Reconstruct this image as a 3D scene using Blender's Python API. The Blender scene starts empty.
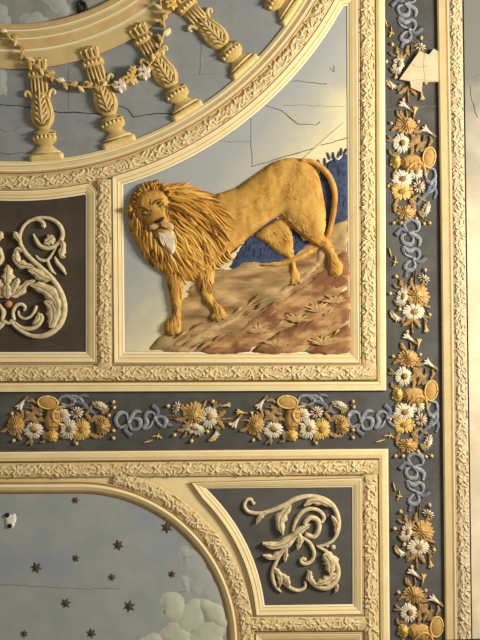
import bpy, bmesh, math, random
import numpy as np
from mathutils import Vector
from mathutils.geometry import delaunay_2d_cdt

random.seed(7)
rng = np.random.RandomState(5)
SC = bpy.context.scene
COL = SC.collection
S = 0.006            # metres per drawing unit of the painted ceiling
H = 7.6              # ceiling height
PI = math.pi

# the drawing plane: u to the right, v towards the bottom of the picture, d = relief towards the floor
def W(u, v, d=0.0):
    return Vector(((u - 240) * S, (v - 320) * S, H - d * S))

# ------------------------------------------------------------------ materials
def lin(c):
    c = c / 255.0
    return c / 12.92 if c <= 0.04045 else ((c + 0.055) / 1.055) ** 2.4

def rgb(t):
    return (lin(t[0]), lin(t[1]), lin(t[2]), 1)

MATS = {}
def mat(name, c1, c2=None, scale=30.0, rough=0.75, stretch=None, rot=0.0, lo=0.35, hi=0.65,
        c3=None, scale3=4.0, lo3=0.5, hi3=0.75, bump=0.0, bscale=120.0, metal=0.0):
    if name in MATS:
        return MATS[name]
    m = bpy.data.materials.new(name)
    m.use_nodes = True
    nt = m.node_tree
    b = nt.nodes['Principled BSDF']
    b.inputs['Roughness'].default_value = rough
    b.inputs['Metallic'].default_value = metal
    b.inputs['Specular IOR Level'].default_value = 0.25
    pos = nt.nodes.new('ShaderNodeNewGeometry')
    if c2 is None:
        b.inputs['Base Color'].default_value = rgb(c1)
    else:
        mp = nt.nodes.new('ShaderNodeMapping')
        mp.vector_type = 'TEXTURE' if False else 'POINT'
        mp.inputs['Rotation'].default_value = (0, 0, rot)
        mp.inputs['Scale'].default_value = stretch or (1, 1, 1)
        nt.links.new(pos.outputs['Position'], mp.inputs['Vector'])
        nz = nt.nodes.new('ShaderNodeTexNoise')
        nz.inputs['Scale'].default_value = scale
        nz.inputs['Detail'].default_value = 5
        nz.inputs['Roughness'].default_value = 0.6
        nt.links.new(mp.outputs[0], nz.inputs['Vector'])
        rp = nt.nodes.new('ShaderNodeValToRGB')
        rp.color_ramp.elements[0].position = lo
        rp.color_ramp.elements[1].position = hi
        rp.color_ramp.elements[0].color = rgb(c1)
        rp.color_ramp.elements[1].color = rgb(c2)
        nt.links.new(nz.outputs['Fac'], rp.inputs['Fac'])
        out = rp.outputs['Color']
        if c3 is not None:
            n3 = nt.nodes.new('ShaderNodeTexNoise')
            n3.inputs['Scale'].default_value = scale3
            n3.inputs['Detail'].default_value = 6
            nt.links.new(pos.outputs['Position'], n3.inputs['Vector'])
            r3 = nt.nodes.new('ShaderNodeMapRange')
            r3.inputs['From Min'].default_value = lo3
            r3.inputs['From Max'].default_value = hi3
            nt.links.new(n3.outputs['Fac'], r3.inputs['Value'])
            mx = nt.nodes.new('ShaderNodeMix')
            mx.data_type = 'RGBA'
            nt.links.new(r3.outputs[0], mx.inputs['Factor'])
            nt.links.new(out, mx.inputs['A'])
            mx.inputs['B'].default_value = rgb(c3)
            out = mx.outputs['Result']
        nt.links.new(out, b.inputs['Base Color'])
    if bump > 0:
        nb = nt.nodes.new('ShaderNodeTexNoise')
        nb.inputs['Scale'].default_value = bscale
        nb.inputs['Detail'].default_value = 4
        nt.links.new(pos.outputs['Position'], nb.inputs['Vector'])
        bp = nt.nodes.new('ShaderNodeBump')
        bp.inputs['Strength'].default_value = bump
        bp.inputs['Distance'].default_value = 0.004
        nt.links.new(nb.outputs['Fac'], bp.inputs['Height'])
        nt.links.new(bp.outputs[0], b.inputs['Normal'])
    MATS[name] = m
    return m

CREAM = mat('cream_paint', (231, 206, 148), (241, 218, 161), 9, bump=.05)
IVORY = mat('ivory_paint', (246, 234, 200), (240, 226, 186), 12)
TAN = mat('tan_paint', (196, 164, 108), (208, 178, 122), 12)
BROWN = mat('brown_line_paint', (128, 92, 48), (146, 108, 60), 20)
GOLDG = mat('gilded_ground', (200, 172, 118), (222, 197, 146), 60, lo=.4, hi=.6, bump=.3, bscale=160)
GOLDG2 = mat('worn_gilded_ground', (176, 152, 116), (206, 184, 144), 60, lo=.4, hi=.6, bump=.3, bscale=160)
LEAFC = mat('gilded_leaf', (242, 223, 174), (224, 199, 144), 50)
LEAFB = mat('gilded_leaf_dark', (150, 116, 66), (176, 142, 88), 50)
DARKB = mat('charcoal_border_paint', (74, 72, 66), (84, 82, 76), 10, c3=(98, 97, 91), scale3=3.5, bump=.04)
DARKP = mat('umber_panel_paint', (66, 57, 46), (76, 66, 54), 8, c3=(84, 74, 62), scale3=3, bump=.04)
DARKC = mat('slate_panel_paint', (80, 77, 71), (90, 87, 80), 8, c3=(98, 95, 89), scale3=3, bump=.04)
RAIL = mat('rail_paint', (196, 171, 114), (208, 184, 126), 9, bump=.05)
FACE = mat('face_fur', (150, 104, 44), (186, 140, 68), 60, lo=.3, hi=.65)
BLUEG = mat('balustrade_sky_paint', (134, 137, 135), (146, 147, 143), 10, c3=(128, 134, 137), scale3=5, bump=.05)
DOMES = mat('dome_sky_paint', (134, 135, 127), (148, 147, 135), 7, c3=(162, 158, 138), scale3=6, bump=.05)
STARS = mat('star_sky_paint', (149, 154, 151), (162, 164, 156), 5, c3=(144, 151, 158), scale3=3, bump=.05)
CLOUD = mat('cloud_paint', (182, 182, 160), (196, 194, 168), 14, c3=(172, 175, 164), scale3=14)
CLOUD2 = mat('faint_cloud_paint', (164, 168, 162), (174, 176, 165), 14, c3=(160, 165, 165), scale3=14)
BALU = mat('baluster_paint', (204, 174, 106), (186, 154, 88), 40)
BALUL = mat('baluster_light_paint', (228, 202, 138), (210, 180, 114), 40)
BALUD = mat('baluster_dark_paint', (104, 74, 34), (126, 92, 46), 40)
SCR = mat('scroll_paint', (222, 205, 164), (192, 170, 126), 35)
SCRL = mat('scroll_leaf_paint', (230, 213, 170), (186, 161, 116), 30)
SCRD = mat('scroll_vein_paint', (120, 94, 56), (140, 112, 70), 40)
ORANGE = mat('ochre_ball_paint', (178, 122, 62), (200, 146, 84), 60)
STARM = mat('tarnished_star', (92, 76, 54), (72, 58, 42), 80)
BLACK = mat('black_iron', (22, 20, 19), (32, 30, 28), 60, rough=.5)
CRACK = mat('crack_gap', (52, 44, 38), (70, 60, 50), 40, rough=.9)
CRACKF = mat('hairline_crack_gap', (122, 117, 107), (138, 132, 121), 40, rough=.9)
PLASTER = mat('bare_plaster', (212, 194, 156), (200, 180, 142), 14, bump=.15)
WHITEP = mat('broken_white_plaster', (232, 228, 218), (210, 206, 194), 50, bump=.4)
# lion
FUR = mat('lion_coat', (160, 110, 40), (214, 166, 80), 12, stretch=(1.6, .8, 1), rot=.5, lo=.3, hi=.66, bump=.25, bscale=110)
FURD = mat('lion_dark_fur_and_shade', (104, 66, 24), (130, 86, 34), 50)
MANE1 = mat('mane_gold', (186, 132, 46), (202, 150, 62), 40)
MANE2 = mat('mane_light', (226, 182, 96), (212, 164, 76), 40)
MANE3 = mat('mane_brown', (124, 78, 26), (146, 96, 36), 40)
MUZ = mat('muzzle_white', (228, 214, 184), (206, 188, 150), 60)
NOSE = mat('nose_black', (44, 34, 28), (60, 46, 36), 60)
EYE = mat('eye_paint', (196, 176, 140), (176, 150, 108), 60, rough=.4)
HILL = mat('hill_paint', (134, 98, 58), (198, 162, 108), 9, stretch=(.5, 2.2, 1), rot=.55, lo=.36, hi=.64, c3=(150, 130, 82), scale3=6, lo3=.5, hi3=.66, bump=.3, bscale=50)
RIDGE = mat('ridge_paint', (126, 84, 48), (194, 148, 96), 9, stretch=(.5, 2.4, 1), rot=.55, lo=.38, hi=.62, c3=(128, 82, 52), scale3=7, lo3=.48, hi3=.62, bump=.3, bscale=50)
RIDGEL = mat('light_ridge_paint', (208, 174, 122), (160, 120, 76), 10, stretch=(.5, 2.4, 1), rot=.55, bump=.3, bscale=50)
TUFT = mat('grass_tuft_paint', (206, 168, 108), (172, 130, 78), 40)
BUSH = mat('blue_bush_paint', (44, 52, 76), (72, 84, 112), 30, lo=.35, hi=.7)
# flowers
PWH = mat('petal_white', (232, 221, 194), (206, 190, 156), 60)
PPK = mat('petal_blush', (216, 192, 166), (230, 212, 190), 60)
PGO = mat('petal_gold', (212, 172, 108), (176, 136, 76), 60)
PYE = mat('petal_yellow', (230, 196, 112), (216, 176, 88), 60)
DISC = mat('disc_ochre', (178, 138, 76), (146, 106, 56), 80)
DISCB = mat('disc_brown', (134, 92, 52), (160, 116, 70), 80)
LBR = mat('leaf_umber', (172, 138, 88), (144, 110, 66), 50)
LOL = mat('leaf_olive', (146, 126, 84), (120, 102, 66), 50)
BUDM = mat('bud_cream', (214, 188, 126), (196, 164, 100), 60)
STEM = mat('stem_umber', (118, 92, 54), (134, 106, 64), 50)
RIB = mat('ribbon_slate', (122, 125, 129), (156, 158, 159), 40)
RIBD = mat('ribbon_slate_dark', (94, 99, 106), (112, 117, 124), 30)
BASK = mat('wicker_gold', (196, 156, 90), (176, 134, 70), 50)
BASKD = mat('wicker_dark', (140, 98, 44), (158, 114, 54), 50)

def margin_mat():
    m = mat('stained_dimmed_plaster', (226, 208, 174), (212, 194, 160), 5, c3=(196, 181, 152), scale3=2.6, lo3=.5, hi3=.66, bump=.1)
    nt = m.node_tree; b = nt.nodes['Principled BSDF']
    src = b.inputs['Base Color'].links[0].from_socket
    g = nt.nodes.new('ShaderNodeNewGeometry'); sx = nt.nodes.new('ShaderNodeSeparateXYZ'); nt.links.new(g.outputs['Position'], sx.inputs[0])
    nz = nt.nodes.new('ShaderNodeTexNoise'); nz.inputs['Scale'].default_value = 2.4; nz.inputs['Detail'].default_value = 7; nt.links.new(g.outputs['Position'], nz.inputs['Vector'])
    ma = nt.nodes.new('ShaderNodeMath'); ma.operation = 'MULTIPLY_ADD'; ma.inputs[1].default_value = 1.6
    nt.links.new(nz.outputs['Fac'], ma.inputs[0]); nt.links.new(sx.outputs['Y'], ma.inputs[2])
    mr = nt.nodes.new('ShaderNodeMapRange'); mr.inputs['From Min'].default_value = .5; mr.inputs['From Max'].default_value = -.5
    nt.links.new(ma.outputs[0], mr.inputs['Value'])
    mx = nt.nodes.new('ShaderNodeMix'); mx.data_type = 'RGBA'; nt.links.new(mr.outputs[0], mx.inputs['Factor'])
    nt.links.new(src, mx.inputs['A']); mx.inputs['B'].default_value = rgb((118, 116, 108))  # grey stain towards the top, with the strip's dimmer light put into colour
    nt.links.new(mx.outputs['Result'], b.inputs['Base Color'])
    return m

def sky_mat():
    m = bpy.data.materials.new('mural_sky_paint')
    m.use_nodes = True
    nt = m.node_tree
    b = nt.nodes['Principled BSDF']
    b.inputs['Roughness'].default_value = .75
    b.inputs['Specular IOR Level'].default_value = .25
    g = nt.nodes.new('ShaderNodeNewGeometry')
    dt = nt.nodes.new('ShaderNodeVectorMath'); dt.operation = 'DOT_PRODUCT'
    dt.inputs[1].default_value = (.75, .66, 0)
    nt.links.new(g.outputs['Position'], dt.inputs[0])
    nz = nt.nodes.new('ShaderNodeTexNoise'); nz.inputs['Scale'].default_value = 5; nz.inputs['Detail'].default_value = 5
    nt.links.new(g.outputs['Position'], nz.inputs['Vector'])
    ad = nt.nodes.new('ShaderNodeMath'); ad.operation = 'MULTIPLY_ADD'
    ad.inputs[1].default_value = .3
    nt.links.new(nz.outputs['Fac'], ad.inputs[0])
    nt.links.new(dt.outputs['Value'], ad.inputs[2])
    mr = nt.nodes.new('ShaderNodeMapRange')
    def key(f): return (f - 240 * .75 - 320 * .66) * S + .14
    mr.inputs['From Min'].default_value = key(276)
    mr.inputs['From Max'].default_value = key(338)
    nt.links.new(ad.outputs[0], mr.inputs['Value'])
    rp = nt.nodes.new('ShaderNodeValToRGB')
    rp.color_ramp.elements[0].color = rgb((167, 169, 165))
    rp.color_ramp.elements[1].color = rgb((226, 212, 166))
    e = rp.color_ramp.elements.new(.55); e.color = rgb((184, 181, 164))
    nt.links.new(mr.outputs[0], rp.inputs['Fac'])
    nt.links.new(rp.outputs['Color'], b.inputs['Base Color'])
    return m
SKY = sky_mat()
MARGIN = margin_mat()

# ------------------------------------------------------------------ mesh building
class M:
    def __init__(s):
        s.v = []; s.f = []; s.m = []; s.mats = []
    def mi(s, m):
        if m not in s.mats: s.mats.append(m)
        return s.mats.index(m)
    def add(s, verts, faces, m):
        o = len(s.v); k = s.mi(m)
        s.v += [tuple(p) for p in verts]
        s.f += [tuple(i + o for i in f) for f in faces]
        s.m += [k] * len(faces)

ORIGIN = {}
def build(name, mb, parent=None, org=None, smooth=True, recalc=True):
    """link the collected shapes as ONE mesh object; org = (u, v, d) of its own origin when top-level"""
    if parent is not None:
        org = ORIGIN[parent]
    elif org is None:
        us = [p[0] for p in mb.v]; vs = [p[1] for p in mb.v]
        org = ((min(us) + max(us)) / 2, (min(vs) + max(vs)) / 2, 0)
    o0 = W(*org)
    me = bpy.data.meshes.new(name)
    me.from_pydata([W(*p) - o0 for p in mb.v], [], mb.f)
    for m in mb.mats: me.materials.append(m)
    me.polygons.foreach_set('material_index', mb.m)
    me.polygons.foreach_set('use_smooth', [smooth] * len(mb.f))
    me.update()
    if recalc:
        # every face of a relief looks into the room
        flip = [p.index for p in me.polygons if p.normal.z > 1e-6]
        if flip:
            bm = bmesh.new(); bm.from_mesh(me); bm.faces.ensure_lookup_table()
            bmesh.ops.reverse_faces(bm, faces=[bm.faces[i] for i in flip])
            bm.to_mesh(me); bm.free()
    ob = bpy.data.objects.new(name, me)
    COL.objects.link(ob)
    if parent is not None:
        ob.parent = parent
    else:
        ob.location = o0
    ORIGIN[ob] = org
    return ob

def thing(name, label, cat, u, v, group=None, d=0):
    e = bpy.data.objects.new(name, None)
    e.empty_display_size = .03
    COL.objects.link(e)
    e.location = W(u, v, d)
    ORIGIN[e] = (u, v, d)
    tag(e, label, cat, group)
    return e

def tag(o, label, cat, group=None):
    o['label'] = label; o['category'] = cat
    if group: o['group'] = group
    return o

def struct(o):
    o['kind'] = 'structure'
    return o

def dup(root, u, v, rot, label, group=None):
    r = root.copy(); COL.objects.link(r)
    r.location = W(u, v, ORIGIN[root][2]); r.rotation_euler = (0, 0, rot)
    r['label'] = label
    if group: r['group'] = group
    for ch in list(root.children):
        c = ch.copy(); COL.objects.link(c); c.parent = r
        for g in list(ch.children):
            q = g.copy(); COL.objects.link(q); q.parent = c
    return r

def cr(pts, n=6, closed=False):
    """Catmull-Rom through points of any dimension"""
    P = [np.array(p, float) for p in pts]
    out = []
    N = len(P)
    rg = range(N) if closed else range(N - 1)
    for i in rg:
        if closed:
            a, b, c, d = P[(i - 1) % N], P[i], P[(i + 1) % N], P[(i + 2) % N]
        else:
            b, c = P[i], P[i + 1]
            a = P[i - 1] if i > 0 else b * 2 - c
            d = P[i + 2] if i + 2 < N else c * 2 - b
        for k in range(n):
            t = k / n
            out.append(.5 * ((2 * b) + (c - a) * t + (2 * a - 5 * b + 4 * c - d) * t * t + (3 * b - a - 3 * c + d) * t ** 3))
    if not closed: out.append(P[-1])
    return [tuple(p) for p in out]

def arc(cx, cy, r, a0, a1, n):
    """angle measured from straight down (v) towards the right (u)"""
    return [(cx + r * math.sin(a0 + (a1 - a0) * i / n), cy + r * math.cos(a0 + (a1 - a0) * i / n)) for i in range(n + 1)]

def dist_poly(P, poly):
    """distance to the outline and inside flag, vectorised"""
    A = np.array(poly); B = np.roll(A, -1, 0)
    d = np.full(len(P), 1e9); ins = np.zeros(len(P), bool)
    for a, b in zip(A, B):
        ab = b - a; L = (ab ** 2).sum()
        if L < 1e-12: continue
        t = np.clip(((P - a) @ ab) / L, 0, 1)
        q = a + t[:, None] * ab
        d = np.minimum(d, np.hypot(P[:, 0] - q[:, 0], P[:, 1] - q[:, 1]))
        c = (a[1] > P[:, 1]) != (b[1] > P[:, 1])
        if c.any():
            xi = (b[0] - a[0]) * (P[:, 1] - a[1]) / (b[1] - a[1] + 1e-12) + a[0]
            ins ^= c & (P[:, 0] < xi)
    return d, ins

def relief(mb, polys, m, step=2.0, edge=-.4, smooth_it=2, bumpf=None):
    """one continuous inflated relief from overlapping outlines [(poly, r, h, base)]"""
    verts = []; faces = []
    for p, r, h, b in polys:
        o = len(verts)
        # resample the outline
        for i in range(len(p)):
            a = np.array(p[i]); c = np.array(p[(i + 1) % len(p)])
            k = max(1, int(np.hypot(*(c - a)) / step))
            for j in range(k): verts.append(tuple(a + (c - a) * j / k))
        faces.append(list(range(o, len(verts))))
    us = [v[0] for v in verts]; vs = [v[1] for v in verts]
    g = []
    y = min(vs); row = 0
    while y < max(vs):
        x = min(us) + (step / 2 if row % 2 else 0)
        while x < max(us):
            g.append((x + rng.uniform(-.12, .12) * step, y + rng.uniform(-.12, .12) * step)); x += step
        y += step * .87; row += 1
    G = np.array(g)
    keep = np.zeros(len(G), bool); near = np.full(len(G), 1e9)
    for p, r, h, b in polys:
        d, ins = dist_poly(G, p)
        keep |= ins; near = np.minimum(near, d)
    G = G[keep & (near > step * .4)]
    vc = [Vector(v) for v in verts] + [Vector(v) for v in G]
    ov, oe, of, _, _, _ = delaunay_2d_cdt(vc, [], faces, 1, 1e-4)
    P = np.array([(v.x, v.y) for v in ov])
    z = np.full(len(P), -1e9)
    for p, r, h, b in polys:
        d, ins = dist_poly(P, p)
        t = np.clip(d / r, 0, 1)
        hh = b * np.clip(d / 1.2, 0, 1) + h * np.sqrt(np.clip(1 - (1 - t) ** 2, 0, 1))
        z = np.where(ins & (d > 1e-3), np.maximum(z, hh), z)
    z = np.where(z < -1e8, 0, z)
    # outer rim
    cnt = {}
    for f in of:
        for i in range(len(f)):
            k = tuple(sorted((f[i], f[(i + 1) % len(f)])))
            cnt[k] = cnt.get(k, 0) + 1
    rim = set()
    nb = [[] for _ in ov]
    for (a, b), c in cnt.items():
        nb[a].append(b); nb[b].append(a)
        if c == 1: rim.add(a); rim.add(b)
    for it in range(smooth_it):
        z2 = z.copy()
        for i in range(len(z)):
            if i not in rim and nb[i]:
                z2[i] = .4 * z[i] + .6 * sum(z[j] for j in nb[i]) / len(nb[i])
        z = z2
    if bumpf is not None:
        z = z + bumpf(P)
    for i in rim: z[i] = edge
    mb.add([(P[i][0], P[i][1], z[i]) for i in range(len(P))], of, m)

def tube(mb, path, rad, m, base=0.0, hs=.7, n=7, smooth=5, ends=True):
    """half-round rib along a path; rad = number or list matching the path"""
    if not isinstance(rad, (list, tuple)): rad = [rad] * len(path)
    pts = [(p[0], p[1], r, (p[2] if len(p) > 2 else base)) for p, r in zip(path, rad)]
    if smooth > 1: pts = cr(pts, smooth)
    N = len(pts); V = []; F = []
    for i, (x, y, r, bs) in enumerate(pts):
        a = pts[max(0, i - 1)]; b = pts[min(N - 1, i + 1)]
        tx, ty = b[0] - a[0], b[1] - a[1]
        L = math.hypot(tx, ty) or 1
        nx, ny = -ty / L, tx / L
        r = max(r, .05)
        for k in range(n):
            an = PI * k / (n - 1)
            V.append((x + nx * r * math.cos(an), y + ny * r * math.cos(an), bs + (r * hs * math.sin(an) if 0 < k < n - 1 else -.6)))
    for i in range(N - 1):
        for k in range(n - 1):
            F.append((i * n + k, i * n + k + 1, (i + 1) * n + k + 1, (i + 1) * n + k))
    if ends:
        F.append(tuple(range(n))); F.append(tuple((N - 1) * n + k for k in range(n)))
    mb.add(V, F, m)

def sweep(mb, prof, path, closed=False, side=1):
    """moulding: prof = [(offset, depth, material of the strip ending here)], offset to one side of the path"""
    N = len(path); nrm = []
    for i in range(N):
        p = np.array(path[i])
        a = np.array(path[i - 1]) if (i > 0 or closed) else None
        b = np.array(path[(i + 1) % N]) if (i < N - 1 or closed) else None
        ds = []
        if a is not None: t = p - a; ds.append(t / (np.hypot(*t) + 1e-9))
        if b is not None: t = b - p; ds.append(t / (np.hypot(*t) + 1e-9))
        ns = [np.array((-t[1], t[0])) * side for t in ds]
        if len(ns) == 2:
            s = ns[0] + ns[1]; L = np.hypot(*s) + 1e-9
            s = s / L
            c = max(.6, float(s @ ns[0]))
            nrm.append(s / c)
        else: nrm.append(ns[0])
    K = len(prof)
    for k in range(K - 1):
        V = []; F = []
        for i in range(N):
            for q in (k, k + 1):
                o, d = prof[q][0], prof[q][1]
                V.append((path[i][0] + nrm[i][0] * o, path[i][1] + nrm[i][1] * o, d))
        for i in range(N if closed else N - 1):
            j = (i + 1) % N
            F.append((i * 2, i * 2 + 1, j * 2 + 1, j * 2))
        mb.add(V, F, prof[k + 1][2])

def leaf(mb, spine, width, m, base=0.0, h=1.5, lobes=0, depth=.3, vein=None, blunt=.7, skew=0.0):
    """leaf with a raised lobed blade along a spine"""
    sp = cr([(p[0], p[1]) for p in spine], 6) if len(spine) > 2 else [tuple(np.array(spine[0]) + (np.array(spine[1]) - np.array(spine[0])) * i / 8) for i in range(9)]
    N = len(sp); us = (-1, -.6, -.25, 0, .25, .6, 1); V = []; F = []
    for i, (x, y) in enumerate(sp):
        t = i / (N - 1)
        a = sp[max(0, i - 1)]; b = sp[min(N - 1, i + 1)]
        tx, ty = b[0] - a[0], b[1] - a[1]; L = math.hypot(tx, ty) or 1
        nx, ny = -ty / L, tx / L
        w = width * (math.sin(PI * min(1, t * .93 + .05)) ** blunt)
        if lobes:
            ph = (t * lobes) % 1
            w *= 1 - depth + depth * (1 - abs(ph * 2 - 1)) * 1.3
        w = max(w, .15)
        for u in us:
            ridge = .75 + .25 * abs(u) if abs(u) < .3 else 1.0
            z = base + h * (1 - u * u) ** .5 * ridge if abs(u) < 1 else -.4
            V.append((x + nx * w * (u + skew), y + ny * w * (u + skew), z))
    n = len(us)
    for i in range(N - 1):
        for k in range(n - 1):
            F.append((i * n + k, i * n + k + 1, (i + 1) * n + k + 1, (i + 1) * n + k))
    mb.add(V, F, m)
    if vein is not None:
        q = [(x, y) for x, y in sp[1:-1]]
        tube(mb, q, [.35] * len(q), vein, base=base + h * .8, hs=.8, n=4, smooth=1)

def dome(mb, u, v, rx, ry, m, base=0.0, h=2.0, rot=0.0, n=12, rings=4):
    V = []; F = []
    ca, sa = math.cos(rot), math.sin(rot)
    for j in range(rings):
        t = PI / 2 * j / rings
        for i in range(n):
            a = 2 * PI * i / n
            x = rx * math.cos(t) * math.cos(a); y = ry * math.cos(t) * math.sin(a)
            V.append((u + x * ca - y * sa, v + x * sa + y * ca, base + h * math.sin(t) if j else -.4))
    V.append((u, v, base + h)); top = len(V) - 1
    for j in range(rings - 1):
        for i in range(n):
            k = (i + 1) % n
            F.append((j * n + i, j * n + k, (j + 1) * n + k, (j + 1) * n + i))
    for i in range(n): F.append(((rings - 1) * n + i, (rings - 1) * n + (i + 1) % n, top))
    mb.add(V, F, m)

def plate(mb, poly, d, m, back=None):
    """flat field of the ceiling with a real edge"""
    ov, oe, of, _, _, _ = delaunay_2d_cdt([Vector(p) for p in poly], [], [list(range(len(poly)))], 1, 1e-5)
    mb.add([(v.x, v.y, d) for v in ov], of, m)
    n = len(poly)
    mb.add([(p[0], p[1], d) for p in poly] + [(p[0], p[1], -.5) for p in poly],
           [(i, (i + 1) % n, (i + 1) % n + n, i + n) for i in range(n)], m)

# ------------------------------------------------------------------ the ceiling and its painted fields
CX, CY = 15.3, -173.0
deg = math.radians
mb = M()
mb.add([(-260, -260, -.43), (760, -260, -.43), (760, 900, -.43), (-260, 900, -.43), (-260, -260, -30), (760, -260, -30), (760, 900, -30), (-260, 900, -30)],
       [(0, 1, 2, 3), (4, 7, 6, 5), (0, 4, 5, 1), (1, 5, 6, 2), (2, 6, 7, 3), (3, 7, 4, 0)], DARKB)
ceiling = struct(build('ceiling', mb, org=(240, 320, 0), smooth=False, recalc=False))

def field(name, poly, d, m):
    q = M(); plate(q, poly, d, m)
    return build(name, q, ceiling, smooth=False)

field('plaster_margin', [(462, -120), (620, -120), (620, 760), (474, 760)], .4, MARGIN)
field('frame_ground', [(-170, -160), (374.4, -160), (376, 382), (-170, 383)], .2, CREAM)
field('frame_ground', [(-170, 462), (377.5, 458), (380, 760), (-170, 760)], .2, CREAM)
field('lion_panel_sky', [(124, 353), (349, 353), (347, -6)] + arc(CX, CY, 373, deg(61), deg(16.9), 40) , .5, SKY)
field('scroll_panel_ground', [(-170, 353), (87, 353), (86, 196)] + arc(CX, CY, 373, deg(10.8), deg(-30), 30), .5, DARKP)
field('balustrade_sky', arc(CX, CY, 240, deg(-35), deg(75), 60) + arc(CX, CY, 336, deg(75), deg(-35), 60), .5, BLUEG)
field('dome_sky', arc(CX, CY, 198, deg(-180), deg(178), 90), .5, DOMES)
field('star_sky', [(-170, 494), (80, 493)] + arc(80, 641, 149, PI, PI / 2, 30) + [(229, 760), (-170, 760)], .5, STARS)
field('corner_panel_ground', [(352, 486), (353, 605), (264, 605)] + [(80 + (187 + 10 * t) * math.sin(deg(101 + 39.5 * t)), 641 + (187 + 10 * t) * math.cos(deg(101 + 39.5 * t))) for t in [i / 26 for i in range(27)]], .5, DARKC)
field('lower_panel_ground', [(262, 640), (352, 640), (353, 760), (262, 760)], .5, TAN)

# cracks in the plaster
def crack(pts, r, m=CRACK, base=.7):
    q = M(); P = []
    for i in range(len(pts) - 1):
        a = np.array(pts[i]); b = np.array(pts[i + 1]); L = np.hypot(*(b - a)); k = max(1, int(L / 5))
        for j in range(k):
            p = a + (b - a) * j / k
            P.append((p[0] + random.uniform(-.5, .5), p[1] + random.uniform(-.7, .7)))
    P.append(pts[-1])
    tube(q, P, [r * random.uniform(.6, 1.2) for _ in P], m, base=base, hs=.3, n=4, smooth=1)
    build('crack', q, ceiling, smooth=False)
crack([(-6, 105), (20, 106), (55, 112), (100, 114), (117, 106), (128, 109), (134, 117), (160, 113), (188, 115)], .75)
crack([(266, 105), (281, 111), (299, 125), (316, 125), (320, 122)], .5)
crack([(293, 81), (327, 84)], .45)
crack([(250, 108), (251, 127), (252, 165)], .35, CRACKF)
crack([(205, 141), (252, 142)], .35, CRACKF)
crack([(252, 166), (272, 161), (347, 138)], .5)
crack([(283, 105), (345, 107)], .35, CRACKF)
crack([(330, 68), (334, 72), (334, 66)], .4)
crack([(-6, 127), (6, 132), (15, 132), (16, 128), (28, 127)], .35, CRACKF)
crack([(-6, 151), (8, 154), (32, 152)], .4)
crack([(-6, 584), (40, 586), (80, 589), (120, 588)], .35, CRACKF)
crack([(180, 591), (225, 590)], .45, CRACKF)
crack([(69, 66), (69, 110)], .3, CRACKF)
crack([(202, 40), (200, 75)], .3, CRACKF)
crack([(196, 74), (245, 73)], .3, CRACKF)
crack([(384, 110), (436, 106)], .3, CRACKF)
crack([(470, 85), (472, 100), (478, 118)], .6, CRACKF)
crack([(474, 78), (486, 72)], .6, CRACKF)

# ------------------------------------------------------------------ mouldings
def P_inner(w=12.5):
    k = w / 12.5
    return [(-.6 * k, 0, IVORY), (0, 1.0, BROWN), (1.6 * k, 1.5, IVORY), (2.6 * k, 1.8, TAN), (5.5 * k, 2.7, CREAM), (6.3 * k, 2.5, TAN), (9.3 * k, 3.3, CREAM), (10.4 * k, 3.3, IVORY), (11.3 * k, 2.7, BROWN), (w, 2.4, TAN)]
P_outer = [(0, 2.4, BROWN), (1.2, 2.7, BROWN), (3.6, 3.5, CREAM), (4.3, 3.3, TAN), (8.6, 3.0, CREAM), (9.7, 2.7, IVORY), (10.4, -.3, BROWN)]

def moulding(name, label, path, prof, closed=False, side=1, cat='moulding'):
    q = M(); sweep(q, prof, path, closed, side)
    return tag(build(name, q, smooth=False), label, cat)

lion_path = [(125, 352)] + [(348.3, 352), (346.8, 6)] + arc(CX, CY, 374, deg(61.3), deg(16.8), 50)
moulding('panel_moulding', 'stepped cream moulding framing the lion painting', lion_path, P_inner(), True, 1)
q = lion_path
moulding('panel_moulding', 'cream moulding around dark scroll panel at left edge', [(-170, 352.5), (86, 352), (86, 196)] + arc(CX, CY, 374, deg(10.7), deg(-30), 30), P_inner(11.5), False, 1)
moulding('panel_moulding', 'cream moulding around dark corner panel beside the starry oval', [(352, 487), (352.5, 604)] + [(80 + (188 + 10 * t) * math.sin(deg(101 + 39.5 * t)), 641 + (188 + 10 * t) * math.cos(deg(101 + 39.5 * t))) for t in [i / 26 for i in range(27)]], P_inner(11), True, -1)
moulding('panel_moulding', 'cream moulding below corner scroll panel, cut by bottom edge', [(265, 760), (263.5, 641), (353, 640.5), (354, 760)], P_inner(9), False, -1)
moulding('oval_moulding', 'curved cream moulding bordering the starry sky', [(-170, 494), (20, 493.3), (80, 493)] + arc(80, 641, 148, deg(178), deg(90), 44) + [(228, 760)],
         [(-.6, 0, BROWN), (0, 1.2, BROWN), (1.6, 1.4, BROWN), (3.5, 2.6, TAN), (7, 4.4, CREAM), (8, 4.4, IVORY), (9.2, 3.6, CREAM), (10.2, 4.2, CREAM), (11.2, 2.6, BROWN), (12, 2.4, TAN)], False, -1)
moulding('ring_moulding', 'curved cream moulding under the feet of the balusters', arc(CX, CY, 335, deg(-35), deg(72), 80),
         [(-.6, 0, CREAM), (0, 2, IVORY), (3, 3.2, CREAM), (4, 3.2, IVORY), (5, 2.6, TAN), (9, 4.6, CREAM), (10, 4.6, IVORY), (11.6, 3.4, TAN), (12.6, 3.2, BROWN), (14.5, 2.4, TAN)], False, 1)
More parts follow.
